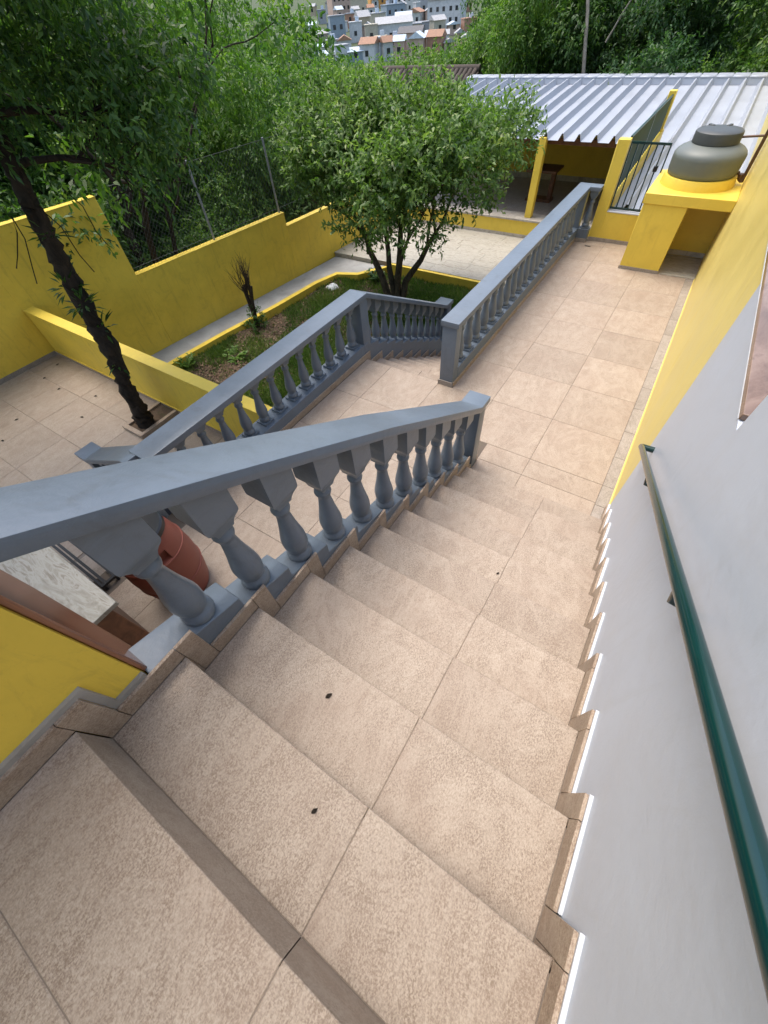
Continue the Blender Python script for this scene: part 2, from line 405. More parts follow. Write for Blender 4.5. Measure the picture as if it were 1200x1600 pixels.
def skirting(parent, x0, x1, N, hgt=.075, off=.075, mat='skirt', cap=None, end=True):
    """tile plinth that follows the steps; N = list of nosings (y, z) from the top; x0..x1 thickness"""
    for i in range(len(N)-1):
        (ya, za), (yb, zb) = N[i], N[i+1]
        box('skirting_tile', x0, x1, ya+off, yb-.001, zb+.001, zb+hgt, mat, parent, .0012, 1)
        box('skirting_tile', x0, x1, ya+.001, ya+off-.002, zb+.001, za+hgt, mat, parent, .0012, 1)
        if i: box('skirting_tile', x0, x1, ya-.018, ya, zb+.001, za-.0125, mat, parent)
        if cap:
            c0, c1 = cap
            box('plaster_edge', c0, c1, ya+off+.002, yb+off+.001, zb+hgt-.012, zb+hgt+.004, 'white', parent)
NL1 = [(ny(k), nz(k)) for k in range(0, 11)] + [(-0.30, 0)]
NLs = NL1[:-1]
skirting(st, XL-.013, XL, NLs, cap=None)
box('skirting_tile', XL-.013, XL, ny(10)+.075, -.275, .001, .075, 'skirt', st)
box('skirting_tile', XL-.013, XL, ny(10)+.001, ny(10)+.073, .001, nz(10)+.074, 'skirt', st)
skirting(st, XR, XR+.011, NLs, cap=(XR+.0115, .8300))
box('skirting_tile', XR, XR+.011, ny(10)+.075, -.282, .001, .075, 'skirt', st)
box('skirting_tile', XR, XR+.011, ny(10)+.001, ny(10)+.073, .001, nz(10)+.074, 'skirt', st)
box('plaster_edge', XR+.0115, .8300, ny(10)+.077, -.282, .063, .079, 'white', st)
for y0, y1 in ((-3.95, ny(0)-.001), (-5.2, -3.953)):
    box('skirting_tile', XL-.013, XL, y0, y1, TOPZ+.001, TOPZ+.075, 'skirt', uf)
    box('skirting_tile', XR, XR+.022, y0, y1, TOPZ+.001, TOPZ+.075, 'skirt', uf)

# ------------------------------------------------------------------ house wall on the right of the stairs
hw = thing('house_wall', 'long house wall beside the stairs, pale grey near and yellow beyond', 'wall', (0.9, 0, 0))
box('grey_pilaster', .8265, 1.0, -7.2, -1.5805, -1.5, 4.3, 'pgrey', hw, .003, 1)
prism('grey_plaster', [(-1.58, -1.5), (-0.283, -1.5), (-0.283, 1.972), (-1.58, 1.972)], .8295, 1.0, 'x', 'pgrey', hw)
box('yellow_plaster', .8385, 1.0, -0.2825, 6.0, -1.5, 1.972, 'sheenyellow', hw)
box('wall_moulding', .8265, .8380, -0.275, 4.9, .002, .012, 'sheenyellow', hw)
box('granite_coping', .828, 2.0, -1.51, 6.3, 1.974, 2.0, 'granite', hw, .003, 1)
prism('cream_edge_bead', [(-1.5, 1.966), (6.2, 1.966), (6.2, 1.9735), (-1.5, 1.9735)], .8272, .8292, 'x', 'white', hw)
fw = box('side_wall', .90, 1.05, 6.02, 15.2, -1.5, 2.2, 'sheenyellow')
tag(fw, 'yellow plastered wall past the water tank along the metal roof edge', 'wall')

# handrail
hr = thing('handrail', 'dark green metal pipe handrail on the pale grey wall', 'handrail', (0.75, -2.0, 1.8))
p0, p1 = Vector((.75, -0.505, .955)), Vector((.75, -4.2, .955+.5735*3.695))
tube('pipe', [p0, p1], .0188, 'green', hr, 20)
tube('end_return', [p0+Vector((0.0, .004, -.004)), Vector((.838, -0.50, .952))], .021, 'green', hr, 14)
for yb in (-1.25, -2.35, -3.3):
    zb = .955+.5735*(-.505-yb)
    tube('bracket', [(.75, yb, zb-.02), (.76, yb, zb-.07), (.838, yb, zb-.085)], .008, 'green', hr, 8)

# ------------------------------------------------------------------ yellow wall at the left of the upper floor
yw = thing('door_wall', 'yellow rough wall beside the top steps with a brown stone jamb', 'wall', (-.65, -4.5, TOPZ))
wall_poly = [(-7.2, TOPZ-.6), (-3.286, TOPZ-.6)] + [(-3.286, 4.6), (-7.2, 4.6)]
prism('plaster', wall_poly, -.78, -.500, 'x', 'ywall', yw)
prism('stone_jamb', [(-.70, 1.55), (-.512, 1.55), (-.512, 4.6), (-.80, 4.6), (-.80, 2.0)], -3.2855, -3.268, 'y', 'jamb', yw, .004, 1)
gb = [(-7.0, TOPZ+.074), (ny(0)+.074, TOPZ+.074), (ny(0)+.074, nz(1)+.074), (-3.2845, nz(1)+.074), (-3.2845, nz(1)+.096), (ny(0)+.096, nz(1)+.096), (ny(0)+.096, TOPZ+.096), (-7.0, TOPZ+.096)]
prism('cement_edge', gb, -.502, -.486, 'x', 'concrete', yw)

ev = thing('added_shade_roof', 'added out-of-view roof slab that shades the stone counter', 'roof', (-2.4, -5.2, 3.4))  # unseen roof, added to throw shade over the counter; its form is guessed
prism('shade_deck', [(-7.2, 4.0), (-3.35, 3.52), (-3.35, 3.60), (-7.2, 4.08)], -4.6, -.81, 'x', 'woodlight', ev)
box('shade_fascia', -4.6, -.81, -3.349, -3.32, 3.44, 3.62, 'wood', ev)
# ------------------------------------------------------------------ balustrades
BH = 0.435
PROF = [(.050, 0), (.058, .004), (.061, .018), (.060, .036), (.054, .048), (.047, .056), (.047, .062), (.053, .078), (.058, .102), (.0595, .128), (.057, .158), (.050, .195), (.042, .235), (.036, .275), (.0315, .312), (.030, .338), (.0385, .348), (.042, .362), (.0385, .376), (.031, .386), (.031, .398), (.036, .415), (.042, BH)]
_v, _f = lathe_geo(PROF, 20)
_me = bpy.data.meshes.new('baluster'); _me.from_pydata(_v, [], _f); _me.update(); _me.shade_smooth(); _me.set_sharp_from_angle(angle=R(55)); _me.materials.append(M['grey'])
BAL = _me
def capital_mesh(slope, total, axis='y', hw=.066, hx=.062):
    """block between baluster neck and the underside of the rail; slope = dz along the rail"""
    z0 = BH-.03; a = total+.006; k = min(1.0, max(.3, (total-z0-abs(slope)*hw)/.10)); v = []; f = []
    rings = [(.036, 0), (.038, .010), (.043, .026), (.052, .044), (.061, .058), (hw-.002, .068), (hw, .080)]
    for i, (r, z) in enumerate(rings):
        rx = hx*(r/hw)**.75
        for sx, sy in ((-1, -1), (1, -1), (1, 1), (-1, 1)): v.append((sx*rx, sy*r, z0+z*k))
    for sx, sy in ((-1, -1), (1, -1), (1, 1), (-1, 1)): v.append((sx*hx, sy*hw, a+sy*hw*slope))
    n = len(rings)+1
    for i in range(n-1):
        for j in range(4): f.append((i*4+j, i*4+(j+1) % 4, i*4+4+(j+1) % 4, i*4+4+j))
    f += [(3, 2, 1, 0), tuple((n-1)*4+j for j in range(4))]
    if axis == 'x': v = [(q, -p, z) for p, q, z in v]
    me = bpy.data.meshes.new('capital'); me.from_pydata(v, [], f); me.update(); me.shade_smooth(); me.set_sharp_from_angle(angle=R(42)); me.materials.append(M['grey']); return me
_v = [(x, y, z) for z in (0, .028) for y in (-.068, .068) for x in (-.068, .068)]
PLINTH = bpy.data.meshes.new('plinth'); PLINTH.from_pydata(_v, [], [(0, 2, 3, 1), (4, 5, 7, 6), (0, 1, 5, 4), (2, 6, 7, 3), (0, 4, 6, 2), (1, 3, 7, 5)]); PLINTH.update(); PLINTH.materials.append(M['grey'])
def baluster(parent, x, y, z, cap, plinth=False, zs=1.0):
    b = finish('baluster', BAL, (x, y, z), parent)
    finish('capital', cap, (x, y, z), b)
    if plinth: finish('plinth', PLINTH, (x, y, z-.026), b)
    b.rotation_euler = (random.uniform(-.012, .012), random.uniform(-.012, .012), 0)
    return b

# balustrade of the upper flight
b1 = thing('balustrade', 'grey painted balustrade sloping down beside the near staircase in the foreground', 'balustrade', (-.55, -.36, 0))
rt = [(-3.46, 2.575), (-2.74, 2.172), (-1.83, 1.650), (-.462, .812), (-.28, .806)]
rb = [(y, z-(.062 if i < 3 else .058)) for i, (y, z) in enumerate(rt)]
prism('rail', rt+rb[::-1], -.65, -.45, 'x', 'grey', b1, .006, 2)
box('newel_post', -.628, -.472, -.432, -.296, 0, .751, 'grey', b1, .006)
def railz(pts, y):
    for (ya, za), (yb, zb) in zip(pts[:-1], pts[1:]):
        if ya <= y <= yb: return za+(zb-za)*(y-ya)/(yb-ya)
    return pts[-1][1]
def base_top(yc, zc, tilt, half): return [(yc-half, zc+tilt*half), (yc+half, zc-tilt*half)]
pol = [(-3.282, 1.1)]
ys = [-3.045+.2405*i for i in range(11)]
for i, y in enumerate(ys):
    z = 1.668-.573*(y+3.076)
    half0 = .121 if i else .235
    pol += [(y-half0, z+.27*half0+.0), (y+.121, z-.27*.121)]
pol += [(-.42, .145), (-.42, -.3), (-.6, -.3)]
prism('base', pol, -.622, -.487, 'x', 'grey', b1, .004, 1)
for y in ys:
    z = 1.668-.573*(y+3.076)-.002
    tot = railz(rt, y)-.06-z
    baluster(b1, -.552, y, z, capital_mesh(-.575, tot, hw=.068, hx=.074))

# balustrade along the garden side of the landing and down the garden steps
b2 = thing('balustrade', 'grey painted balustrade along the garden edge of the landing and down the garden steps', 'balustrade', (-2.68, .78, 0))
r2 = [(-2.36, .81), (.86, .81), (3.18, -.335), (3.42, -.34)]
prism('rail', r2+[(y, z-.06) for y, z in r2[::-1]], -2.80, -2.55, 'x', 'grey', b2, .006, 2)
box('corner_post', -2.775, -2.572, .73, .885, -.02, .752, 'grey', b2, .005)
box('newel_post', -2.775, -2.572, 3.24, 3.40, TERR, -.399, 'grey', b2, .005)
box('corner_post', -2.775, -2.572, -2.34, -2.18, -.02, .752, 'grey', b2, .005)
box('base', -2.79, -2.566, -2.36, .731, -1.7, .2, 'grey', b2, .004, 1)
C0 = capital_mesh(0, .75-.224, hx=.06)
for i in range(12):
    y = .62-.24*i
    if y > -2.15: baluster(b2, -2.682, y, .226, C0, True)
pol = [(.732, -1.7), (.732, .199), (.84, .199)]
for i in range(11):
    y = .96+.217*i; z = .131-.494*(y-.96)
    pol += [(y-.108, z+.2*.1), (y+.108, z-.2*.1)]
pol += [(3.25, -1.01), (3.25, -1.7)]
prism('base', pol, -2.789, -2.567, 'x', 'grey', b2, .004, 1)
for i in range(11):
    y = .96+.217*i; z = .131-.494*(y-.96)
    baluster(b2, -2.682, y, z-.002, capital_mesh(-.494, railz(r2, y)-.06-z, hx=.07))
# turn of the same rail down the side steps
r4 = [(-4.30, .145), (-4.10, .145), (-2.80, .79), (-2.70, .806)]
prism('rail', r4+[(x, z-.06) for x, z in r4[::-1]], -2.47, -2.25, 'y', 'grey', b2, .006, 2)
box('newel_post', -4.28, -4.12, -2.44, -2.28, PATIO, .088, 'grey', b2, .005)
prism('base', [(-4.12, -1.6), (-2.792, -1.6), (-2.792, .16), (-4.12, -.48)], -2.45, -2.27, 'y', 'grey', b2)
for i in range(5):
    x = -3.9+.245*i; z = -.37+.482*(x+3.9)
    baluster(b2, x, -2.36, z, capital_mesh(.496, railz(r4, x)-.06-z, axis='x'))

# long balustrade on the terrace walk
b3 = thing('balustrade', 'long straight level grey balustrade running from the landing to the gate', 'balustrade', (-1.345, .76, 0))
prism('rail', [(-1.455, .70), (-1.235, .70), (-1.235, 5.70), (-1.062, 5.70), (-1.062, 5.90), (-1.455, 5.90)], .742, .80, 'z', 'grey', b3, .006, 2)
box('end_post', -1.435, -1.257, .715, .845, 0, .7435, 'grey', b3, .005)
box('corner_post', -1.435, -1.257, 5.74, 5.87, 0, .7435, 'grey', b3, .005)
box('base', -1.435, -1.256, .846, 5.739, -1.5, .196, 'grey', b3, .004, 1)
box('base', -1.255, -1.063, 5.72, 5.87, -.05, .20, 'grey', b3, .004, 1)
C3 = capital_mesh(0, .742-.222, hx=.06)
for i in range(19): baluster(b3, -1.346, 1.02+.2455*i, .222, C3, True)
baluster(b3, -1.155, 5.795, .222, capital_mesh(0, .742-.222, axis='x', hx=.06), True)
for y0, y1 in [(.70+.715*i, .70+.715*(i+1)-.003) for i in range(7)]:
    box('skirting_tile', -1.2555, -1.243, max(y0, .702), min(y1, 5.70), .001, .06, 'skirt', lf2)
box('skirting_tile', -1.448, -1.243, .698, .7135, .001, .06, 'strip', lf2)
box('skirting_tile', -1.242, -1.062, 5.706, 5.7185, .001, .06, 'strip', lf2)
for i in range(5):
    y0 = -2.2+.6*i; box('skirting_tile', -2.5655, -2.552, y0+.001, min(y0+.598, .755), .001, .075, 'skirt', lf)

# ------------------------------------------------------------------ garden steps (down from landing)
gs = thing('garden_steps', 'flight of beige tiled steps going down from the landing to the garden', 'stairs', (-2.0, 3.0, TERR))
T2, H2, Y2 = .286, .15, .756
poly = [(Y2-.011, -1.8), (Y2-.011, -.0085)]
for k in range(1, 9): poly += [(Y2+(k-1)*T2-.011, -k*H2-.008), (Y2+k*T2-.011, -k*H2-.008)]
poly += [(Y2+8*T2-.011, -1.8)]
prism('stair_body', poly, -2.566, -1.436, 'x', 'grout', gs)
for k in range(0, 9):
    y = Y2+k*T2; z = -k*H2
    if k:
        for x0, x1 in ((-2.55, -1.86), (-1.86, -1.436)): tile(gs, x0, x1, y-T2, y, z, name='tread', gap=.003)
    box('riser', -2.55, -1.438, y-.0115, y-.0015, z-H2+.001, z-.0125, 'tile', gs)
    box('skirting_tile', -2.565, -2.551, y+.075, y+T2-.001, z-H2+.001, z-H2+.075, 'skirt', gs)
    box('skirting_tile', -2.565, -2.551, y+.001, y+.073, z-H2+.001, z+.074, 'skirt', gs)

# side steps toward the patio
ss = thing('side_steps', 'short tiled steps behind the foreground rail down to the tree patio', 'stairs', (-3.4, -3.0, PATIO))
for k in range(1, 4):
    x1 = -2.795-(k-1)*.30; z = -k*H1
    box('step', x1-.30, x1, -4.3, -2.48, PATIO-.3, z-.012, 'grout', ss)
    tile(ss, x1-.30, x1, -3.6, -2.48, z, name='tread')

# ------------------------------------------------------------------ gate end of the walk
gw = thing('gate_wall', 'low yellow wall with a square pillar under the green gate', 'wall', (-.66, 5.95, 0))
box('wall', -.879, -.279, 5.872, 6.02, -1.5, .44, 'yellow', gw, .004, 1)
box('pillar', -1.06, -.88, 5.87, 6.022, -1.5, 1.365, 'yellow', gw, .006, 1)
box('sill', -.879, -.28, 5.868, 6.024, .4405, .455, 'white', gw)
box('skirting_tile', -1.058, -.281, 5.857, 5.869, .001, .055, 'strip', gw)
gt = thing('metal_gate', 'dark green barred metal gate between the yellow pillar and the tank platform', 'gate', (-.58, 5.93, .46))
for z0, z1 in ((.475, .503), (1.312, 1.34)): box('rail', -.868, -.29, 5.925, 5.951, z0, z1, 'green', gt)
for i in range(7):
    x = -.866+.093*i; box('bar', x, x+.02, 5.928, 5.948, .503, 1.312, 'green', gt)
box('lock', -.42, -.36, 5.915, 5.96, 1.0, 1.07, 'black', gt, .004, 1)
tk = thing('tank_platform', 'yellow concrete platform on a thick pier carrying the water tank', 'platform', (.28, 5.4, 0))
box('pier', -.28, .305, 4.885, 5.87, 0, .872, 'yellow', tk, .006, 1)
box('slab', -.30, .8365, 4.865, 6.10, .8725, 1.0, 'yellow', tk, .006, 1)
box('back_panel', .306, .8375, 5.72, 5.87, 0, .872, 'yellow', tk)
lathe('round_base', [(.485, 0), (.482, .02), (.468, .10), (.462, .112)], 'yellow', tk, (.255, 5.53, 1.0), 40)
box('skirting_tile', -.29, .31, 4.873, 4.884, .001, .045, 'strip', tk)
box('skirting_tile', .307, .836, 5.708, 5.719, .02, .09, 'capstone', tk)
al = box('stone_floor', .306, .836, 4.90, 5.72, -.006, .012, 'stone', lf2)
wt = thing('water_tank', 'squat olive grey plastic water tank with dark lid on the yellow platform', 'tank', (.255, 5.53, 1.112))
TC = (.255, 5.53, 1.112)
lathe('body', [(.425, 0), (.438, .012), (.446, .06), (.452, .19), (.450, .225), (.432, .258), (.395, .288), (.33, .318), (.29, .332), (.275, .342), (.272, .36)], 'tank', wt, TC, 48, 60)
lathe('lid', [(.285, .335), (.291, .342), (.291, .43), (.286, .452), (.268, .466), (.15, .475), (.01, .478)], 'lid', wt, TC, 48, 35)
for a in (1.2, 2.2):
    c, s = math.cos(a), math.sin(a)
    pts = [(.17, -.022), (.28, -.022), (.28, .022), (.17, .022)]
    v = [(TC[0]+c*p-s*q, TC[1]+s*p+c*q, TC[2]+z) for z in (.455, .482) for p, q in pts]
    raw('lid_lug', v, [(3, 2, 1, 0), (4, 5, 6, 7)]+[(i, (i+1) % 4, 4+(i+1) % 4, 4+i) for i in range(4)], 'lid', wt, bev=.006, seg=1)
pp = thing('water_pipe', 'brown plastic pipe running from the wall to the water tank', 'pipe', (.79, 5.6, 1.0))
tube('feed_pipe', [(.795, 5.6, 1.52), (.54, 5.58, 1.50)], .013, 'pvc', pp)
tube('riser_pipe', [(.80, 5.6, 1.03), (.80, 5.6, 1.60), (.80, 5.4, 1.8), (.80, 5.3, 1.96)], .022, 'pvc', pp, 12)
tube('outlet_pipe', [(.70, 5.62, 1.14), (.76, 5.60, 1.06), (.80, 5.6, 1.04)], .022, 'pvc', pp, 10)
lathe('valve', [(.03, 0), (.034, .01), (.034, .05), (.02, .06)], 'pvc', pp, (.755, 5.6, 1.07), 14)
dr = box('floor_drain', -1.02, -.92, 5.56, 5.60, .0005, .004, 'black'); tag(dr, 'small black drain slot in the tiles before the gate pillar', 'drain')

# screen panels above the roof wall
sc_ = thing('green_screen', 'dark green ribbed metal screen panels running back from the gate pillar', 'screen', (-.92, 7.9, .6))
def roofz(y): return .62+.06*(y-9.7)
prism('base_wall', [(6.023, -1.5), (9.83, -1.5), (9.83, roofz(9.8)+.22), (6.023, roofz(6)+.22)], -1.0, -.845, 'x', 'yellow', sc_)
for (ya, yb) in ((6.03, 7.86), (7.92, 9.62)):
    n = int((yb-ya)/.055); v = []; f = []
    for i in range(n+1):
        y = ya+(yb-ya)*i/n; x = -.90+(.012 if i % 2 else -.012)
        for xx in (x, x-.004): v += [(xx, y, roofz(y)+.24), (xx, y, 1.36)]
    for i in range(n):
        a = i*4; b = a+4
        f += [(a, b, b+1, a+1), (a+2, a+3, b+3, b+2), (a+1, b+1, b+3, a+3), (a, a+2, b+2, b)]
    raw('panel', v, f, 'greenpanel', sc_)
box('post', -.925, -.885, 7.862, 7.918, .6, 1.38, 'greenpanel', sc_)
box('top_rail', -.915, -.887, 6.03, 9.62, 1.362, 1.385, 'greenpanel', sc_)
box('end_post', -.99, -.86, 9.63, 9.80, .6, 1.43, 'yellow', sc_, .005, 1)

# ------------------------------------------------------------------ gazebo / covered area with sheet roof
gz_ = thing('pavilion', 'open yellow pavilion with a pale ribbed metal roof behind the garden', 'pavilion', (-4.0, 11.5, -1.0))
box('floor', -7.5, -1.002, 9.76, 14.4, -1.6, -1.0, 'strip', gz_)
box('front_wall', -7.5, -1.002, 9.43, 9.75, -1.6, -.975, 'yellow', gz_)
for i in range(9):
    x0 = -7.5+.722*i; box('coping_stone', x0+.002, x0+.72, 9.405, 9.93, -.974, -.93, 'capstone', gz_, .004, 1)
box('column', -3.43, -3.26, 9.56, 9.74, -.93, .66, 'yellow', gz_, .006, 1)
box('column', -7.3, -7.13, 9.56, 9.74, -.93, .66, 'yellow', gz_, .006, 1)
box('back_wall', -7.5, -1.002, 13.3, 13.45, -1.0, .12, 'yellow', gz_)
box('brick_band', -7.5, -1.002, 13.3, 13.45, .121, .75, 'hbrick', gz_)
box('end_wall', -1.0, -.85, 9.84, 14.4, -1.6, roofz(9.8)-.02, 'yellow', gz_)
box('back_wall_plinth', -7.5, -1.002, 13.285, 13.2995, -.999, -.86, 'capstone', gz_)
for y in (9.85, 11.6, 13.37): box('roof_beam', -7.6, -1.002, y, y+.09, roofz(y)-.13, roofz(y)-.012, 'wood', gz_)
TS = .384
def sheet(parent, x0, ya, yb):
    """one pan of the ribbed roofing with its rib, folded from thin steel"""
    prof = [(0, 0), (.24, 0), (.30, .125), (.33, .125), (TS, 0)]
    v, f = [], []
    for yy in (ya, yb):
        for dz in (0, -.004):
            for p, q in prof: v.append((x0+p, yy, roofz(yy)+q+dz))
    n = 5
    for i in range(n-1):
        f += [(i, i+1, 2*n+i+1, 2*n+i), (n+i, 3*n+i, 3*n+i+1, n+i+1), (i, n+i, n+i+1, i+1), (2*n+i, 2*n+i+1, 3*n+i+1, 3*n+i)]
    return raw('roof_sheet', v, f, 'sheet', parent)
k = 0
x = -2.536-.315
while x-TS*(k+1) > -8.2: k += 1
xs0 = x-TS*k
i = 0
while xs0+TS*i < .86:
    xa = xs0+TS*i
    if xa+TS < -.84: sheet(gz_, xa, 9.62, 14.9)
    elif xa > -1.02: sheet(gz_, xa, 6.05, 14.9)
    else: sheet(gz_, xa, 9.85, 14.9)
    box('ridge_cap', xa+.002, xa+TS-.002, 14.72, 15.25, roofz(14.9)+.10, roofz(14.9)+.16, 'sheet', gz_, .02, 1)
    v = [(xa+.002, 14.70, roofz(14.7)+.004), (xa+TS-.002, 14.70, roofz(14.7)+.004), (xa+TS-.002, 14.73, roofz(14.9)+.13), (xa+.002, 14.73, roofz(14.9)+.13), (xa+.002, 14.76, roofz(14.7)+.004), (xa+TS-.002, 14.76, roofz(14.7)+.004)]
    raw('ridge_flashing', v, [(0, 1, 2, 3), (3, 2, 5, 4), (0, 3, 4), (1, 5, 2), (0, 4, 5, 1)], 'sheet', gz_)
    i += 1
tb = thing('table', 'dark wooden table standing in the shade of the pavilion', 'table', (-3.55, 11.3, -1.0))
box('table_top', -4.05, -3.2, 10.95, 11.65, -.31, -.25, 'wood', tb, .008, 1)
for dx in (-3.95, -3.38): box('leg', dx, dx+.1, 11.2, 11.4, -1.0, -.311, 'wood', tb)
box('foot', -3.98, -3.25, 11.12, 11.48, -.999, -.93, 'wood', tb, .005, 1)

# ------------------------------------------------------------------ terrace
tr = struct(box('terrace_floor', -6.3, -1.45, 6.55, 9.43, -2.0, TERR-.01, 'grout'))
tr2 = struct(box('terrace_floor', -2.79, -1.45, 3.0, 6.548, -2.0, TERR-.01, 'grout'))
tr3 = struct(box('terrace_floor', -7.74, -6.302, 6.52, 9.43, -2.0, TERR-.01, 'capstone'))
def stones(parent, xa, xb, ya, yb, z, lo=.5, hi=1.0):
    y = ya
    while y < yb-.05:
        hrow = min(random.uniform(.22, .42), yb-y)
        if yb-y-hrow < .1: hrow = yb-y
        x = xa
        while x < xb-.05:
            wv = random.uniform(lo, hi)
            if xb-x-wv < .15: wv = xb-x
            wv = min(wv, xb-x)
            tile(parent, x, x+wv, y, y+hrow, z+random.uniform(-.002, .003), 'stone', .02, .004, 'flagstone'); x += wv
        y += hrow
stones(tr, -6.3, -1.45, 6.55, 9.43, TERR)
stones(tr3, -7.74, -6.30, 6.50, 9.43, TERR)
stones(tr2, -2.79, -1.45, 3.05, 6.54, TERR)
box('skirting_stone', -7.5, -1.45, 9.414, 9.4285, TERR+.001, TERR+.07, 'capstone', tr)

# ------------------------------------------------------------------ garden bed, kerb and cement path
def bed(name, pts, z0, z1, mat): return prism(name, pts, z0, z1, 'z', mat)
gxs, gys = np.linspace(-8.2, -2.7, 56), np.linspace(-.9, 6.7, 76)
gxx, gyy = np.meshgrid(gxs, gys)
gzz = GARD+.035*np.sin(gxx*2.1+1)*np.cos(gyy*1.7)+.02*np.sin(gxx*5.3)*np.sin(gyy*4.7)+.05*smooth(-4.5, -2.7, gxx)
v = np.stack([gxx.ravel(), gyy.ravel(), gzz.ravel()], 1)
f = [(j*56+i, j*56+i+1, (j+1)*56+i+1, (j+1)*56+i) for j in range(75) for i in range(55)]
struct(raw('garden_bed', v, f, 'soil', smooth=True, angle=180, origin=(-5.5, 3, GARD)))
kin = [(-7.62, -.8), (-7.60, .64), (-7.46, 2.0), (-7.24, 3.47), (-7.12, 4.9), (-6.95, 5.55), (-6.42, 5.75), (-6.15, 6.15), (-5.95, 6.47), (-2.80, 6.45)]
kout = [(-7.75, -.8), (-7.73, .64), (-7.59, 2.02), (-7.37, 3.5), (-7.25, 4.95), (-7.05, 5.66), (-6.50, 5.87), (-6.25, 6.24), (-6.0, 6.548), (-2.80, 6.548)]
kb = thing('garden_kerb', 'low yellow kerb curving around the garden bed under the tree', 'kerb', (-7, 3, GARD))
for i in range(len(kin)-1):
    prism('kerb_piece', [kin[i], kin[i+1], kout[i+1], kout[i]], GARD-.3, (-1.448 if i < 8 else TERR-.012), 'z', 'ywall', kb)
ph = prism('path', [kout[j] for j in range(9)]+[(-6.303, 6.51), (-7.70, 6.51), (-8.27, 1.05), (-8.45, -.8)], -2.0, -1.455, 'z', 'whitecrete'); struct(ph)

# ------------------------------------------------------------------ patio at the left
pf = struct(box('patio_floor', -8.6, -2.80, -7.0, -.78, -2.0, PATIO-.008, 'grout'))
PX, PY = -6.083, -2.183
for i in range(-4, 5):
    for j in range(-7, 3):
        x0, x1 = PX+i*.714, PX+(i+1)*.714; y0, y1 = PY+j*.708, PY+(j+1)*.708
        x0 = max(x0, -8.46); x1 = min(x1, -2.80); y1 = min(y1, -.905)
        if x1-x0 < .06 or y1-y0 < .06: continue
        if x1 < -2.8 and x0 > -5.45 and x1 < -4.94 and y1 > -1.55:   # around the tree pit
            pass
        if x1 > -3.7 and y0 > -4.4 and y1 < -2.4: continue
        tile(pf, x0, x1, y0, y1, PATIO)
box('skirting_tile', -8.468, -8.455, -7, -.91, PATIO+.001, PATIO+.07, 'strip', pf)
pit = thing('tree_pit', 'small square tile-edged pit in the patio around the leaning tree', 'planter', (-5.17, -1.28, PATIO))
box('soil', -5.36, -5.02, -1.53, -.93, PATIO-.02, PATIO+.03, 'soil', pit)
for a in ((-5.42, -4.96, -1.60, -1.53), (-5.42, -5.36, -1.529, -.93), (-5.02, -4.96, -1.529, -.93)):
    box('edging', *a, PATIO-.01, PATIO+.06, 'skirt', pit, .003, 1)

# boundary wall, stepped top, following the plot line
bw = thing('boundary_wall', 'tall stepped yellow boundary wall along the plot behind patio and garden', 'wall', (-8.4, 2, PATIO))
def wseg(name, p, q, z0, z1, th=.16, mat='ywall', par=bw, bev=.005):
    p, q = Vector(p), Vector(q); d = (q-p).normalized(); n = Vector((-d.y, d.x))*th
    pts = [tuple(p), tuple(q), tuple(q+n), tuple(p+n)]
    return prism(name, pts, z0, z1, 'z', mat, par, bev, 1)
WP = [(-8.47, -7.0), (-8.47, -.92), (-8.27, 1.10), (-7.86, 5.0), (-7.50, 9.45)]
wseg('wall_panel', WP[0], WP[1], -2.0, 1.19)
wseg('wall_panel', WP[1], WP[2], -2.0, 1.188)
wseg('wall_panel', WP[2], WP[3], -2.0, -.045)
wseg('wall_panel', WP[3], WP[4], -2.0, -.32)
for (p, q, z) in ((WP[0], WP[1], 1.19), (WP[1], WP[2], 1.188), (WP[2], WP[3], -.045), (WP[3], WP[4], -.32)):
    p_, q_ = (p[0]+.006, p[1]), (q[0]+.006, q[1])
    wseg('cap_edge', p_, q_, z+.0005, z+.014, .168, 'yellow', bw, .003)
dv = thing('divider_wall', 'low yellow wall with lighter top between tree patio and garden', 'wall', (-5.6, -.85, PATIO))
prism('wall', [(-8.46, -.91), (-2.80, -.95), (-2.80, -.80), (-8.46, -.76)], -2.0, .128, 'z', 'ywall', dv, .004, 1)
prism('cap', [(-8.46, -.922), (-2.80, -.962), (-2.80, -.788), (-8.46, -.748)], .1285, .143, 'z', 'yellow', dv, .004, 1)
prism('base_moulding', [(-8.45, -.93), (-2.81, -.97), (-2.81, -.951), (-8.45, -.911)], PATIO+.07, PATIO+.085, 'z', 'yellow', dv)
prism('skirting_tile', [(-8.45, -.925), (-2.81, -.965), (-2.81, -.951), (-8.45, -.911)], PATIO+.001, PATIO+.0695, 'z', 'skirt', dv)

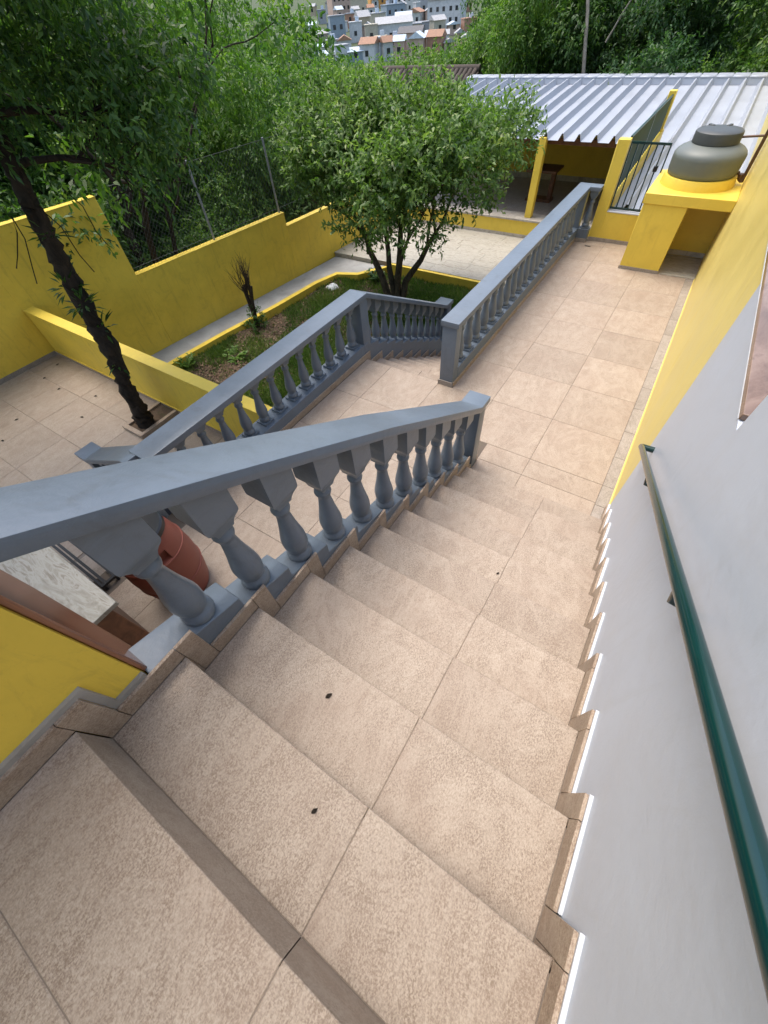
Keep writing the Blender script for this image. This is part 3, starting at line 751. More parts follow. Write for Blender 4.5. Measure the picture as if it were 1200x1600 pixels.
# chain-link fence on the boundary wall
fe = thing('chain_link_fence', 'wire chain-link fence with steel posts on top of the yellow boundary wall', 'fence', (-8.1, 4, -.04))
def wallx(y):
    for (xa, ya), (xb, yb) in zip(WP[:-1], WP[1:]):
        if ya <= y <= yb: return xa+(xb-xa)*(y-ya)/(yb-ya)-.10
    return WP[-1][0]-.1
fz0, fz1 = -.35, 1.25
for y in (3.05, 4.95, 6.9, 8.9): tube('post', [(wallx(y), y, fz0-.3), (wallx(y), y, fz1+.03)], .022, 'steel', fe)
wires = []
ya, yb, cell = 1.15, 9.2, .085
hgt = fz1-fz0
yy = ya-hgt
while yy < yb:
    for s in (1, -1):
        a, b = (yy, fz0), (yy+hgt, fz1)
        if s < 0: a, b = (yy, fz1), (yy+hgt, fz0)
        t0 = max(0, (ya-a[0])/hgt); t1 = min(1, (yb-a[0])/hgt)
        if t1-t0 > .02:
            P0 = (a[0]+hgt*t0, a[1]+(b[1]-a[1])*t0); P1 = (a[0]+hgt*t1, a[1]+(b[1]-a[1])*t1)
            pm = ((P0[0]+P1[0])/2, (P0[1]+P1[1])/2)
            wires.append(([(wallx(q[0])+.03*s*.1, q[0], q[1]) for q in (P0, pm, P1)], .0016))
    yy += cell
for z in (fz0+.4, fz1): wires.append(([(wallx(ya), ya, z), (wallx(5), 5, z), (wallx(yb), yb, z)], .004))
stuff(tubes('wire_mesh', wires, 'wire', fe, 3))

# ------------------------------------------------------------------ objects on the landing
br = thing('barrel', 'reddish brown plastic barrel with black lid behind the stair balusters', 'barrel', (-2.03, -2.86, 0))
BC = (-2.03, -2.86, 0)
lathe('body', [(.17, 0), (.195, .008), (.215, .06), (.242, .2), (.256, .36), (.258, .44), (.250, .56), (.2435, .61), (.236, .655), (.226, .71), (.212, .77), (.20, .80)], 'barrel', br, BC, 40, 60)
lathe('lid', [(.205, .79), (.212, .795), (.212, .835), (.2, .845), (.17, .84), (.02, .838)], 'black', br, BC, 36, 35)
for z in (.30, .60): lathe('hoop', [(.2545 if z < .5 else .247, z-.006), (.2595 if z < .5 else .2505, z), (.2545 if z < .5 else .245, z+.006)], 'barrel', br, BC, 40, 80)
bo = [o for o in br.children if o.name.startswith('body')][0]
bm = bmesh.new(); bm.from_mesh(bo.data); a0 = math.atan2(-.235, 2.416)+.06
sel = [f for f in bm.faces if .60 < f.calc_center_median().z < .715 and abs(math.atan2(f.calc_center_median().y, f.calc_center_median().x)-a0) < .24]
bmesh.ops.inset_region(bm, faces=sel, thickness=.006)
cdir = Vector((math.cos(a0), math.sin(a0), 0))
bmesh.ops.translate(bm, verts=list({v for f in sel for v in f.verts}), vec=-cdir*.045)
bm.to_mesh(bo.data); bm.free(); bo.data.set_sharp_from_angle(angle=R(45))
ct = thing('stone_counter', 'counter with pale stone top and wooden end panel beside the brown jamb', 'counter', (-2.3, -3.5, 0))
box('stone_top', -3.3, -1.675, -3.95, -3.248, .762, .80, 'stone', ct, .003, 1)
box('wood_panel', -1.735, -1.705, -3.9, -3.30, .06, .7615, 'woodlight', ct)
for i in range(5): box('slat', -1.7045, -1.690, -3.9+.12*i+.003, -3.9+.12*(i+1)-.003, .08, .755, 'woodlight', ct, .002, 1)
box('cabinet_body', -3.25, -1.736, -3.88, -3.32, 0, .7615, 'wood', ct)
mr_ = thing('floor_frame', 'low black metal frame on the floor along the stone counter', 'frame', (-3.0, -3.2, 0))
for y0, y1 in ((-3.285, -3.262), (-3.250, -3.226), (-3.165, -3.140)): box('bar', -3.9, -2.62, y0, y1, .045, .07, 'black', mr_)
box('bar', -2.6195, -2.595, -3.285, -3.140, .045, .07, 'black', mr_)
for x, y in ((-2.607, -3.27), (-2.607, -3.155), (-3.8, -3.27), (-3.8, -3.155)): box('foot', x-.011, x+.011, y-.011, y+.011, 0, .0445, 'black', mr_)

# ------------------------------------------------------------------ foliage tools
def norm(a): return a/np.maximum(np.linalg.norm(a, axis=-1, keepdims=True), 1e-9)
def leaf_mesh(name, base, dirs, nrm, length, width, tone, mat):
    """one folded diamond leaf per row"""
    n = len(base); dirs = norm(dirs); side = norm(np.cross(dirs, nrm)); up = np.cross(side, dirs)
    L = length[:, None]; W = width[:, None]
    v = np.empty((n, 4, 3)); v[:, 0] = base
    v[:, 1] = base+dirs*L*.45+side*W*.5+up*W*.18
    v[:, 2] = base+dirs*L-up*L*.10
    v[:, 3] = base+dirs*L*.45-side*W*.5+up*W*.18
    me = bpy.data.meshes.new(name); me.vertices.add(n*4); me.vertices.foreach_set('co', v.ravel())
    me.loops.add(n*4); me.polygons.add(n)
    me.loops.foreach_set('vertex_index', np.arange(n*4, dtype=np.int32))
    me.polygons.foreach_set('loop_start', np.arange(0, n*4, 4, dtype=np.int32))
    me.polygons.foreach_set('loop_total', np.full(n, 4, dtype=np.int32))
    at = me.attributes.new('tone', 'FLOAT', 'POINT'); at.data.foreach_set('value', np.repeat(tone, 4).astype(np.float32))
    me.update(calc_edges=True); me.validate(); me.materials.append(M[mat]); return me

def foliage(name, blobs, n_twigs, per, leaf_l, leaf_w, mat, twig_len=.3, droop=.35, shell=.45, updir=.35, seed=1):
    """twigs on blob shells, leaves set along each twig"""
    g = np.random.default_rng(seed); B = np.array(blobs, float)
    pr = B[:, 3]**2; pr /= pr.sum(); idx = g.choice(len(B), n_twigs, p=pr)
    d = norm(g.normal(size=(n_twigs, 3))+np.array([0, 0, .25])); rad = B[idx, 3]*(1-shell*g.random(n_twigs)**1.6)
    sq = np.stack([np.ones(n_twigs), np.ones(n_twigs), B[idx, 4] if B.shape[1] > 4 else np.full(n_twigs, .8)], 1)
    p = B[idx, :3]+d*rad[:, None]*sq
    td = norm(d+g.normal(size=(n_twigs, 3))*.45+np.array([0, 0, updir-droop]))
    tl = twig_len*(.6+.8*g.random(n_twigs))
    tone0 = np.clip(.45+.22*g.normal(size=n_twigs)+.10*d[:, 2], 0, 1)
    j = np.arange(per)/per
    base = (p[:, None]+td[:, None]*(tl[:, None]*j[None])[..., None]+np.array([0, 0, -1.])*(droop*.35*tl[:, None]*j[None]**2)[..., None]).reshape(-1, 3)
    n = len(base); TD = np.repeat(td, per, 0)
    ld = norm(TD*.55+g.normal(size=(n, 3))*.7+np.array([0, 0, -droop]))
    nr = norm(np.repeat(d, per, 0)*.5+np.array([0, 0, .8])+g.normal(size=(n, 3))*.45)
    L = leaf_l*(.65+.6*g.random(n)); W = leaf_w*(.7+.5*g.random(n))
    tone = np.clip(np.repeat(tone0, per)+.13*g.normal(size=n), 0, 1)
    return leaf_mesh(name, base, ld, nr, L, W, tone, mat)

def branching(start, d0, length, r0, depth, g, out, tips, spread=.6, up=.15, seg=4):
    p = Vector(start); d = Vector(d0).normalized(); path = [p.copy()]; rad = [r0]
    for i in range(seg):
        d = (d+Vector(g.normal(size=3))*.13+Vector((0, 0, up*.25))).normalized()
        p = p+d*length/seg; path.append(p.copy()); rad.append(r0*(1-.42*(i+1)/seg))
    out.append((path, rad))
    if depth == 0: tips.append(p.copy()); return
    k = 3 if depth > 1 else 2
    for i in range(k):
        nd = (d+Vector(g.normal(size=3))*spread+Vector((0, 0, up))).normalized()
        branching(path[-1] if i else path[-2], nd, length*g.uniform(.62, .85), rad[-1]*.78, depth-1, g, out, tips, spread, up, seg)

# ------------------------------------------------------------------ garden tree (multi-stem, rounded crown)
g = np.random.default_rng(5)
gt_ = thing('garden_tree', 'leafy multi-stemmed tree with a rounded crown in the garden bed', 'tree', (-4.78, 5.05, GARD))
out, tips = [], []
base = Vector((-4.78, 5.05, GARD-.05))
for (dx, dy, r, ln) in ((-.95, .10, .08, 1.6), (-.30, -.12, .07, 1.6), (.10, .12, .085, 1.6), (.75, .05, .075, 1.6), (.35, -.4, .055, 1.5)):
    mid = base+Vector((dx*.40+g.normal()*.02, dy*.3, .62)); path = [base+Vector((dx*.12, dy*.12, 0)), mid]
    out.append(([path[0], (path[0]+path[1])/2+Vector((g.normal()*.02, 0, 0)), path[1]], [r*1.25, r*1.1, r]))
    branching(mid, (dx, dy, 1.15), ln*.72, r, 3, g, out, tips, .5, .28)
tubes('trunk', out, 'bark2', gt_, 7, origin=(-4.78, 5.05, GARD))
blobs = []
cc = np.array([-4.48, 5.15, 1.0])
for i in range(80):
    d = norm(g.normal(size=3)); r = g.random()**.45
    q = cc+d*np.array([2.25, 1.8, .98])*r
    lo = (.38 if q[1] < 5.4 else .0)+(.18 if q[0] > -3.5 else 0)+(.45 if q[0] < -5.5 else 0)
    if q[2] < lo: q[2] = lo+g.random()*.5
    blobs.append((*q, g.uniform(.34, .62), .75))
for t_ in tips: blobs.append((t_.x, t_.y, max(t_.z, .45)+(.4 if t_.x < -5.5 else 0), .36, .8))
me = foliage('crown', [(b[0]+4.78, b[1]-5.05, b[2]-GARD, b[3], b[4]) for b in blobs], 7400, 9, .098, .042, 'leafA', .24, .15, .55, .25, 3)
finish('crown', me, (-4.78, 5.05, GARD), gt_)

# ------------------------------------------------------------------ leaning patio tree
g = np.random.default_rng(21)
lt = thing('patio_tree', 'tree with a dark rough trunk growing from the patio pit', 'tree', (-5.17, -1.36, PATIO))
tp = [(-5.17, -1.37, PATIO), (-5.14, -1.34, -.3), (-5.12, -1.31, .05), (-5.10, -1.20, .55), (-5.09, -1.20, .85), (-5.11, -1.15, 1.25), (-5.10, -1.10, 1.68), (-5.10, -1.06, 2.0), (-5.1, -.98, 2.4), (-5.15, -.85, 3.2), (-5.2, -.75, 4.2)]
trr = [.125, .098, .094, .104, .086, .10, .082, .082, .075, .06, .04]
out, tips = [], []
path = []; rr_ = []
for i in range(len(tp)-1):
    for k in range(7):
        t = k/7; p = Vector(tp[i]).lerp(Vector(tp[i+1]), t); path.append(p+Vector(g.normal(size=3))*.006); rr_.append((trr[i]*(1-t)+trr[i+1]*t)*(1+.09*g.normal()))
out.append((path, rr_))
for (z, dx, dy, l) in ((2.2, .75, .45, 1.0), (2.35, -.7, -.5, 1.1), (2.5, .9, .9, 1.3), (2.6, .2, -1, 1.0), (3.0, -.6, .9, 1.4), (3.2, .9, .2, 1.2), (3.6, -.3, .3, 1.2), (4.1, .3, .5, 1)):
    branching((-5.1, -1.0, z), (dx, dy, .45), l*.6, .035, 2, g, out, tips, .55, .05)
tk_o = tubes('trunk', out, 'bark', lt, 14, origin=(-5.17, -1.36, PATIO))
_n = len(tk_o.data.vertices); _c = np.empty(_n*3); tk_o.data.vertices.foreach_get('co', _c); _c = _c.reshape(-1, 3)
_m = len(path)*14; _c[:_m] += rng.normal(size=(_m, 3))*.009; tk_o.data.vertices.foreach_set('co', _c.ravel()); tk_o.data.update()
blobs = [(t_.x, t_.y, t_.z, .36, .7) for t_ in tips if t_.z > 2.15]
for i in range(30):
    d = norm(g.normal(size=3)); q = np.array([-5.0, -.55, 3.2])+d*np.array([1.5, 1.35, 1.15])*g.random()**.4
    blobs.append((q[0], q[1], max(q[2], 2.45), g.uniform(.3, .5), .7))
me = foliage('crown', [(b[0]+5.17, b[1]+1.36, b[2]-PATIO, b[3], b[4]) for b in blobs], 4200, 9, .080, .028, 'leafB', .26, .45, .6, .1, 8)
finish('crown', me, (-5.17, -1.36, PATIO), lt)
upb = []  # extra foliage added above the view to shade the patio
for i in range(60):
    d = norm(g.normal(size=3)); q = np.array([-7.6, -3.6, 6.0])+d*np.array([3.9, 3.4, 1.2])*g.random()**.4
    upb.append((q[0]+5.17, q[1]+1.36, max(q[2], 4.9)-PATIO, g.uniform(.6, .95), .7))
finish('added_shade_crown', foliage('added_shade_crown', upb, 2100, 9, .20, .085, 'leafB', .45, .4, .6, .2, 19), (-5.17, -1.36, PATIO), lt)
# leaf tufts and hanging aerial roots on the trunk
g2 = np.random.default_rng(4); tuft = []
for (x, y, z, n) in ((-5.02, -1.22, 1.05, 40), (-5.12, -1.22, 1.22, 30), (-5.05, -1.18, .75, 14), (-5.02, -1.1, 1.7, 18), (-5.1, -1.25, .3, 8)):
    for i in range(n): tuft.append((x, y, z))
tuft = np.array(tuft); nt_ = len(tuft); dd = norm(g2.normal(size=(nt_, 3))*np.array([1, 1, .5])+np.array([0.1, 0, .25]))
me = leaf_mesh('trunk_leaves', tuft+dd*.09-np.array([-5.17, -1.36, PATIO]), dd, np.tile([0, 0, 1.], (nt_, 1))+.2*g2.normal(size=(nt_, 3)), .09+.09*g2.random(nt_), np.full(nt_, .03), g2.random(nt_)*.6, 'leafB')
finish('trunk_leaves', me, (-5.17, -1.36, PATIO), lt)
vines = []
for (a, b) in (((-5.05, -1.05, 1.95), (-4.98, -.92, 1.3)), ((-5.12, -1.28, 1.9), (-5.16, -1.45, 1.35)), ((-5.12, -1.28, 1.9), (-5.25, -1.5, 1.5)), ((-5.0, -.75, 2.0), (-4.92, -.66, 1.5))):
    a, b = Vector(a), Vector(b); vines.append(([a, a.lerp(b, .35)+Vector((.05, .03, .02)), a.lerp(b, .7)+Vector((-.04, .02, -.03)), b], .0055))
tubes('aerial_root', vines, 'bark', lt, 5)

# ------------------------------------------------------------------ dead shrub
g = np.random.default_rng(9)
ds = thing('dead_shrub', 'leafless dead shrub stump with thin bare twigs in the garden bed', 'shrub', (-7.25, 2.72, GARD))
out, tips = [], []
b0 = Vector((-7.25, 2.72, GARD-.05))
for k in range(4):
    p1 = b0+Vector((g.normal()*.03+.03, g.normal()*.03, .55)); p2 = p1+Vector((g.normal()*.07+.06, g.normal()*.06, .42))
    out.append(([b0+Vector((g.normal()*.04, g.normal()*.04, 0)), p1, p2], [.055, .04, .026]))
    for m in range(4): branching(p1.lerp(p2, .2+.2*m), (g.normal()*.32, g.normal()*.32, 1), .30, .014, 2, g, out, tips, .32, .5, 3)
tubes('branches', out, 'deadtwig', ds, 5, origin=(-7.25, 2.72, GARD))
me = foliage('basal_leaves', [(.05, 0, .35, .14, 1), (0, .03, .2, .2, .8), (.05, -.1, .1, .22, .5)], 60, 6, .09, .03, 'leafB', .1, .2, .5, .4, 6)
finish('basal_leaves', me, (-7.25, 2.72, GARD), ds)

# ------------------------------------------------------------------ grass, litter and small plants in the bed
g = np.random.default_rng(31)
def in_bed(x, y):
    xk = np.interp(y, [p[1] for p in kin[:-1]], [p[0] for p in kin[:-1]])
    return (x > xk+.02) & (x < -2.83) & (y > -.74) & (y < 6.42)
def bedz(x, y): return GARD+.035*np.sin(x*2.1+1)*np.cos(y*1.7)+.02*np.sin(x*5.3)*np.sin(y*4.7)+.05*smooth(-4.5, -2.7, x)
def patch(x, y): return .5+.25*np.sin(x*2.3+.7*y)+.2*np.sin(y*2.9-x*1.1+1.3)+.15*np.sin(x*6.1+y*5.2)+.30*smooth(-6.2, -4.6, x)-.1
n = 150000; x = g.uniform(-7.8, -2.8, n); y = g.uniform(-.75, 6.45, n)
keep = in_bed(x, y) & (g.random(n) < np.clip((patch(x, y)-.10)*1.8, .05, 1)); x, y = x[keep], y[keep]; n = len(x)
base = np.stack([x, y, bedz(x, y)-.005], 1)-np.array([-5.3, 3, GARD])
dd = np.stack([g.normal(size=n)*.55, g.normal(size=n)*.55, np.ones(n)*.8], 1)
tone = np.clip(.5+.2*g.normal(size=n)+.25*np.sin(x*3.1)*np.sin(y*2.3), 0, 1)
me = leaf_mesh('grass', base, dd, norm(g.normal(size=(n, 3))), .05+.075*g.random(n), np.full(n, .012)+.006*g.random(n), tone, 'grass')
stuff(tag(finish('grass', me, (-5.3, 3, GARD), None), 'patchy green grass and weeds covering the garden bed', 'grass'))
n = 22000; x = g.uniform(-7.8, -2.8, n); y = g.uniform(-.75, 6.45, n)
keep = in_bed(x, y) & (g.random(n) < np.clip(1.3-patch(x, y)*1.2, .16, 1)); x, y = x[keep], y[keep]; n = len(x)
base = np.stack([x, y, bedz(x, y)+.006+.02*g.random(n)], 1)-np.array([-5.3, 3, GARD])
dd = np.stack([g.normal(size=n), g.normal(size=n), g.normal(size=n)*.25], 1)
me = leaf_mesh('leaf_litter', base, dd, np.stack([g.normal(size=n)*.4, g.normal(size=n)*.4, np.ones(n)], 1), .035+.05*g.random(n), .018+.018*g.random(n), g.random(n), 'litter')
stuff(tag(finish('leaf_litter', me, (-5.3, 3, GARD), None), 'dry brown fallen leaves scattered over the garden soil', 'leaf litter'))
def fern(name, label, cat, loc, n, L, W, mat, seed, flat=.5):
    g = np.random.default_rng(seed); o = thing(name, label, cat, loc)
    az = g.random(n)*2*math.pi; el = flat+.5*g.random(n)
    sd_ = np.stack([np.cos(az)*np.cos(el), np.sin(az)*np.cos(el), np.sin(el)], 1)
    pp_, dl, nn_ = [], [], []
    for i in range(n):
        side = np.array([-math.sin(az[i]), math.cos(az[i]), 0])
        for k in range(9):
            t = (k+1)/9*L*(.7+.5*g.random()); c = sd_[i]*t+np.array([0, 0, -.5*t*t/L*.6])
            for s in (-1, 1): pp_.append(c); dl.append(side*s+sd_[i]*.5); nn_.append([0, 0, 1.])
    pp_ = np.array(pp_); m = len(pp_)
    finish('fronds', leaf_mesh('fronds', pp_, np.array(dl), np.array(nn_)+.15*g.normal(size=(m, 3)), W*(.6+.6*g.random(m)), W*.4*np.ones(m), .4+.4*g.random(m), mat), loc, o)
fern('fern', 'bright small fern against the yellow kerb near the divider wall', 'fern', (-7.42, .75, GARD), 12, .34, .085, 'leafC', 2, .7)
fern('weed_plant', 'low leafy green weeds in the bed beside the divider wall', 'plant', (-6.3, .15, GARD), 26, .36, .12, 'leafC', 3, .25)
fern('weed_plant', 'small dark weed plant at the corner of the terrace behind the tree stems', 'plant', (-6.0, 5.95, GARD), 12, .36, .10, 'leafB', 4, .7)
fern('weed_plant', 'spreading weeds along the bed in front of the dead shrub', 'plant', (-6.75, 1.55, GARD), 20, .30, .09, 'leafC', 5, .3)
rk = raw('rock', [(-7.0, 5.0, GARD-.03), (-6.72, 4.95, GARD-.03), (-6.62, 5.2, GARD), (-6.85, 5.38, GARD), (-7.05, 5.25, GARD), (-6.95, 5.05, GARD+.06), (-6.76, 5.04, GARD+.05), (-6.72, 5.2, GARD+.04), (-6.88, 5.28, GARD+.06)], [(0, 1, 6, 5), (1, 2, 7, 6), (2, 3, 8, 7), (3, 4, 8), (4, 0, 5, 8), (5, 6, 7, 8), (4, 3, 2, 1, 0)], 'white', bev=.03, seg=2)
tag(rk, 'white lump of stone lying in the bed beside the kerb bend', 'rock')
# fallen leaves on the paving
_lv = [(0, 0, .002), (.008, .009, .005), (.022, .013, .008), (.036, .008, .006), (.047, .002, .004), (.034, -.009, .007), (.018, -.012, .009), (.006, -.006, .004)]
LFM = bpy.data.meshes.new('fallen_leaf'); LFM.from_pydata(_lv+[(a, b, c+.0015) for a, b, c in _lv], [], [tuple(range(7, -1, -1)), tuple(range(8, 16))]+[(i, (i+1) % 8, 8+(i+1) % 8, 8+i) for i in range(8)]); LFM.update(); LFM.materials.append(M['bark'])
g = np.random.default_rng(2)
for (x, y) in ((-8.1, -1.15), (-7.9, -1.5), (-7.35, -1.5), (-6.6, -1.35), (-6.25, -1.75), (-5.6, -1.25), (-7.2, -2.35), (-6.9, -2.7)):
    o = finish('fallen_leaf', LFM, (x, y, PATIO), None); o.rotation_euler = (0, 0, g.random()*6); o.scale = (1.25,)*3
    tag(o, 'small dark dry leaf fallen on the patio tiles near the tree', 'leaf', 'dry leaves on the patio')
for (x, y, z, s, l) in ((-.02, -3.02, nz(2), .6, 'single dark leaf scrap lying on an upper stair tread'), (.17, -3.28, nz(1), .45, 'tiny dark speck of leaf on the top stair tread'), (.27, -1.88, nz(6), .5, 'tiny green-brown leaf scrap on a middle stair tread')):
    o = finish('fallen_leaf', LFM, (x, y, z), None); o.rotation_euler = (0, 0, 1.1); o.scale = (s,)*3; tag(o, l, 'leaf')

# ------------------------------------------------------------------ neighbour house with old clay tile roof
nh = thing('neighbour_house', 'low house with an old dark clay tile roof behind the garden tree', 'house', (-10.8, 17.2, -2))
box('wall', -13.0, -8.7, 15.3, 19.0, -2.6, .05, 'hcream', nh)
prism('roof_deck', [(15.0, .04), (17.3, 1.0), (19.4, .04), (19.4, -.04), (17.3, .9), (15.0, -.04)], -13.3, -8.5, 'x', 'clay', nh)
tv, tf = [], []
for s in range(7):
    a = math.pi*s/6
    for yy, rr2, zz in ((0, .075, 0), (.42, .092, .012)): tv.append((rr2*math.cos(a), yy, rr2*math.sin(a)*.8+zz))
for s in range(6): tf.append((2*s, 2*s+1, 2*s+3, 2*s+2))
CT = bpy.data.meshes.new('roof_tile'); CT.from_pydata(tv, [], tf); CT.update(); CT.shade_smooth(); CT.materials.append(M['clay'])
sl_ = math.atan2(.96, 2.3)
for r_ in range(6):
    for c_ in range(25):
        y = 15.02+.385*r_; o = finish('roof_tile', CT, (-13.2+.19*c_+random.uniform(-.006, .006), y, .045+(y-15)*.4174+.02), nh); o.rotation_euler = (sl_, 0, random.uniform(-.02, .02))
tube('ridge_tile', [(-13.3, 17.3, 1.03), (-8.5, 17.3, 1.03)], .11, 'clay', nh, 8)

# ------------------------------------------------------------------ background trees
def tree_proto(name, label, mat, barkm, h, rx, rz, cz, nt, per, ll, lw, seed, droop=.4, nb=34, lean=0, tw=.5, shell=.5):
    g = np.random.default_rng(seed); o = thing(name, label, 'tree', (0, 0, 0), 'trees beyond the plot')
    out, tips = [], []
    branching((0, 0, -1.0), (lean, 0, 1), h*.52+1.0, .16, 0, g, out, [], .4, .1, 6)
    top = out[0][0][-1]
    for k in range(7):
        q = out[0][0][2+k % 4]; branching(q, (g.normal()*.9, g.normal()*.9, .8), h*.25, .07, 2, g, out, tips, .6, .2, 4)
    tubes('trunk', out, barkm, o, 7, origin=(0, 0, 0))
    bl = []
    for i in range(nb):
        d = norm(g.normal(size=3)); r = g.random()**.4
        bl.append((d[0]*rx*r+top.x*.5, d[1]*rx*r+top.y*.5, cz+d[2]*rz*r, g.uniform(.16, .34)*rx, .75))
    for t_ in tips: bl.append((t_.x, t_.y, t_.z, .22*rx, .7))
    finish('crown', foliage('crown', bl, nt, per, ll, lw, mat, tw, droop, shell, .25, seed+50), (0, 0, 0), o)
    return o
TA = tree_proto('broadleaf_tree', '', 'leafB', 'bark', 7.5, 2.7, 2.9, 4.9, 5600, 9, .135, .055, 101)
TB = tree_proto('broadleaf_tree', '', 'leafC', 'bark', 6.5, 2.3, 2.6, 4.0, 6200, 9, .125, .055, 102, .4)
TC_ = tree_proto('drooping_tree', '', 'leafC', 'bark', 7.5, 2.0, 3.2, 4.6, 6200, 9, .125, .048, 103, .7, 34, 0, .5)
TD = tree_proto('broadleaf_tree', '', 'leafD', 'palebark', 8.0, 2.6, 3.0, 5.0, 6200, 9, .13, .052, 104, .4)
TE = tree_proto('bush', '', 'leafC', 'bark', 3.0, 1.9, 1.4, 1.6, 3600, 9, .14, .06, 105, .4)
TREES = [
 # proto, x, y, z, scale, rot, label
 (TA, -12.6, 1.4, -2.6, .92, .3, 'dark broadleaf tree just over the wall behind the patio tree'),
 (TB, -11.9, 4.6, -3.2, .84, 1.9, 'green tree overhanging the chain-link fence'),
 (TA, -14.5, -1.0, -3.0, 1.0, 2.4, 'dark tree at the far left edge behind the boundary wall'),
 (TD, -15.0, 4.2, -3.2, 1.05, 4.1, 'tall blue-green tree behind the fence trees at upper left'),
 (TC_, -12.6, 7.6, -3.6, .92, .9, 'drooping bright tree behind the chain-link fence'),
 (TB, -11.6, 9.8, -4.4, .88, 3.3, 'bright green tree left of the garden tree crown'),
 (TC_, -16.6, 10.2, -3.9, 1.06, 5.0, 'hanging-branched tree at the left edge of the house view'),
 (TA, -19.5, 8.0, -3.8, 1.2, 1.2, 'large dark tree far behind the fence'),
 (TD, -21.0, 1.5, -3.6, 1.25, 2.9, 'large far tree filling the top left corner'),
 (TE, -12.6, 13.4, -2.4, .95, .4, 'rounded light green bush left of the clay tile roof'),
 (TE, -15.6, 18.2, -2.2, 1.15, 2.2, 'bush behind the clay tile roof under the distant houses'),
 (TE, -13.8, 22.5, -2.6, 1.3, 4.4, 'bush under the distant white house'),
 (TB, -9.9, 20.6, -3.2, .95, 5.4, 'bright tree right of the distant houses'),
 (TC_, -7.8, 18.6, -3.3, .95, 2.0, 'large-leaved bright tree behind the left end of the metal roof'),
 (TA, -5.2, 20.0, -3.0, 1.05, 3.9, 'dark tree behind the middle of the metal roof'),
 (TD, -2.6, 18.4, -3.1, .98, .8, 'blue-green tree behind the ridge left of the pale trunk'),
 (TB, -.4, 17.6, -3.4, .85, 4.6, 'bright green tree behind the ridge above the green screen'),
 (TA, 1.6, 18.8, -3.0, 1.05, 1.5, 'dark tree behind the ridge above the water tank'),
 (TD, 4.2, 19.6, -3.0, 1.1, 5.8, 'dark tree at the upper right corner'),
 (TA, -8.6, 25.5, -3.4, 1.25, .2, 'tall tree far behind the pavilion at the right of the houses'),
 (TB, -3.5, 25.0, -3.2, 1.3, 2.6, 'tall bright tree far behind the pavilion'),
 (TA, -21.5, 13.5, -4.2, 1.15, 4.9, 'dark tall tree beside the gap showing the distant houses'),
]
used = set()
for (pt, x, y, z, s, rz, lab) in TREES:
    if pt.name not in used:
        used.add(pt.name); o = pt; o.location = (x, y, z); o.rotation_euler = (0, 0, rz); o.scale = (s,)*3; o['label'] = lab
    else: o = copy_tree(pt, (x, y, z), rz, s, lab)
pt_ = thing('slender_tree', 'slender bare pale trunk rising behind the metal roof ridge', 'tree', (-4.05, 16.6, -2.4))
out, tips = [], []; g = np.random.default_rng(77)
branching((-4.05, 16.6, -2.4), (-.02, 0, 1), 6.8, .075, 1, g, out, tips, .5, .4, 7)
branching((-4.05, 16.6, 1.6), (.6, .1, 1), 1.2, .03, 1, g, out, tips, .5, .4, 4)
tubes('trunk', out, 'palebark', pt_, 8, origin=(-4.05, 16.6, -2.4))
ft = thing('forked_tree', 'bare forked dark trunks rising just behind the stepped boundary wall', 'tree', (-9.9, 2.2, -2.6))
out, tips = [], []; g = np.random.default_rng(70)
for dx, dy, r in ((-.05, .02, .15), (.22, .30, .10), (-.3, -.25, .09), (.02, .5, .07)):
    branching((-9.9+dx*.5, 2.2+dy*.6, -2.6), (dx, dy, 1.9), 3.3, r, 2, g, out, tips, .4, .1, 7)
tubes('trunk', out, 'bark', ft, 8, origin=(-9.9, 2.2, -2.6))
finish('crown', foliage('crown', [(t_.x+9.9, t_.y-2.2, t_.z+2.6, .5, .7) for t_ in tips], 900, 9, .14, .055, 'leafC', .4, .45, .6, .2, 71), (-9.9, 2.2, -2.6), ft)
# undergrowth behind the fence and a far wood on the slope
g = np.random.default_rng(55); bl = []
for i in range(90):
    y = g.uniform(-3, 13); bl.append((-10.9-g.random()*3.0+.10*max(y, 0), y, -2.0+g.random()*1.5, g.uniform(.5, .9), .8))
stuff(tag(finish('undergrowth', foliage('undergrowth', bl, 3200, 8, .16, .06, 'leafB', .35, .3, .6, .4, 61), (0, 0, 0), None), 'tangled dark green undergrowth behind the wire fence', 'undergrowth'))
bl = []
for i in range(260):
    a = g.uniform(R(-14), R(100)); d = g.uniform(34, 75)
    if R(22) < a < R(42): d = g.uniform(30, 55); top = 2.97-.082*d
    else: top = 2.97+.01*d
    x, y = -math.sin(a)*d, math.cos(a)*d; r = g.uniform(2.0, 3.4)
    for k in range(1 if R(22) < a < R(42) else 3): bl.append((x+g.normal()*1.5, y+g.normal()*1.5, top-r-2.6*k-g.random()*2, r, .8))
stuff(tag(finish('far_wood', foliage('far_wood', bl, 12000, 9, .62, .30, 'leafB', 1.3, .4, .6, .3, 62), (0, 0, 0), None), 'dense wood on the slope beyond the plot', 'wood'))

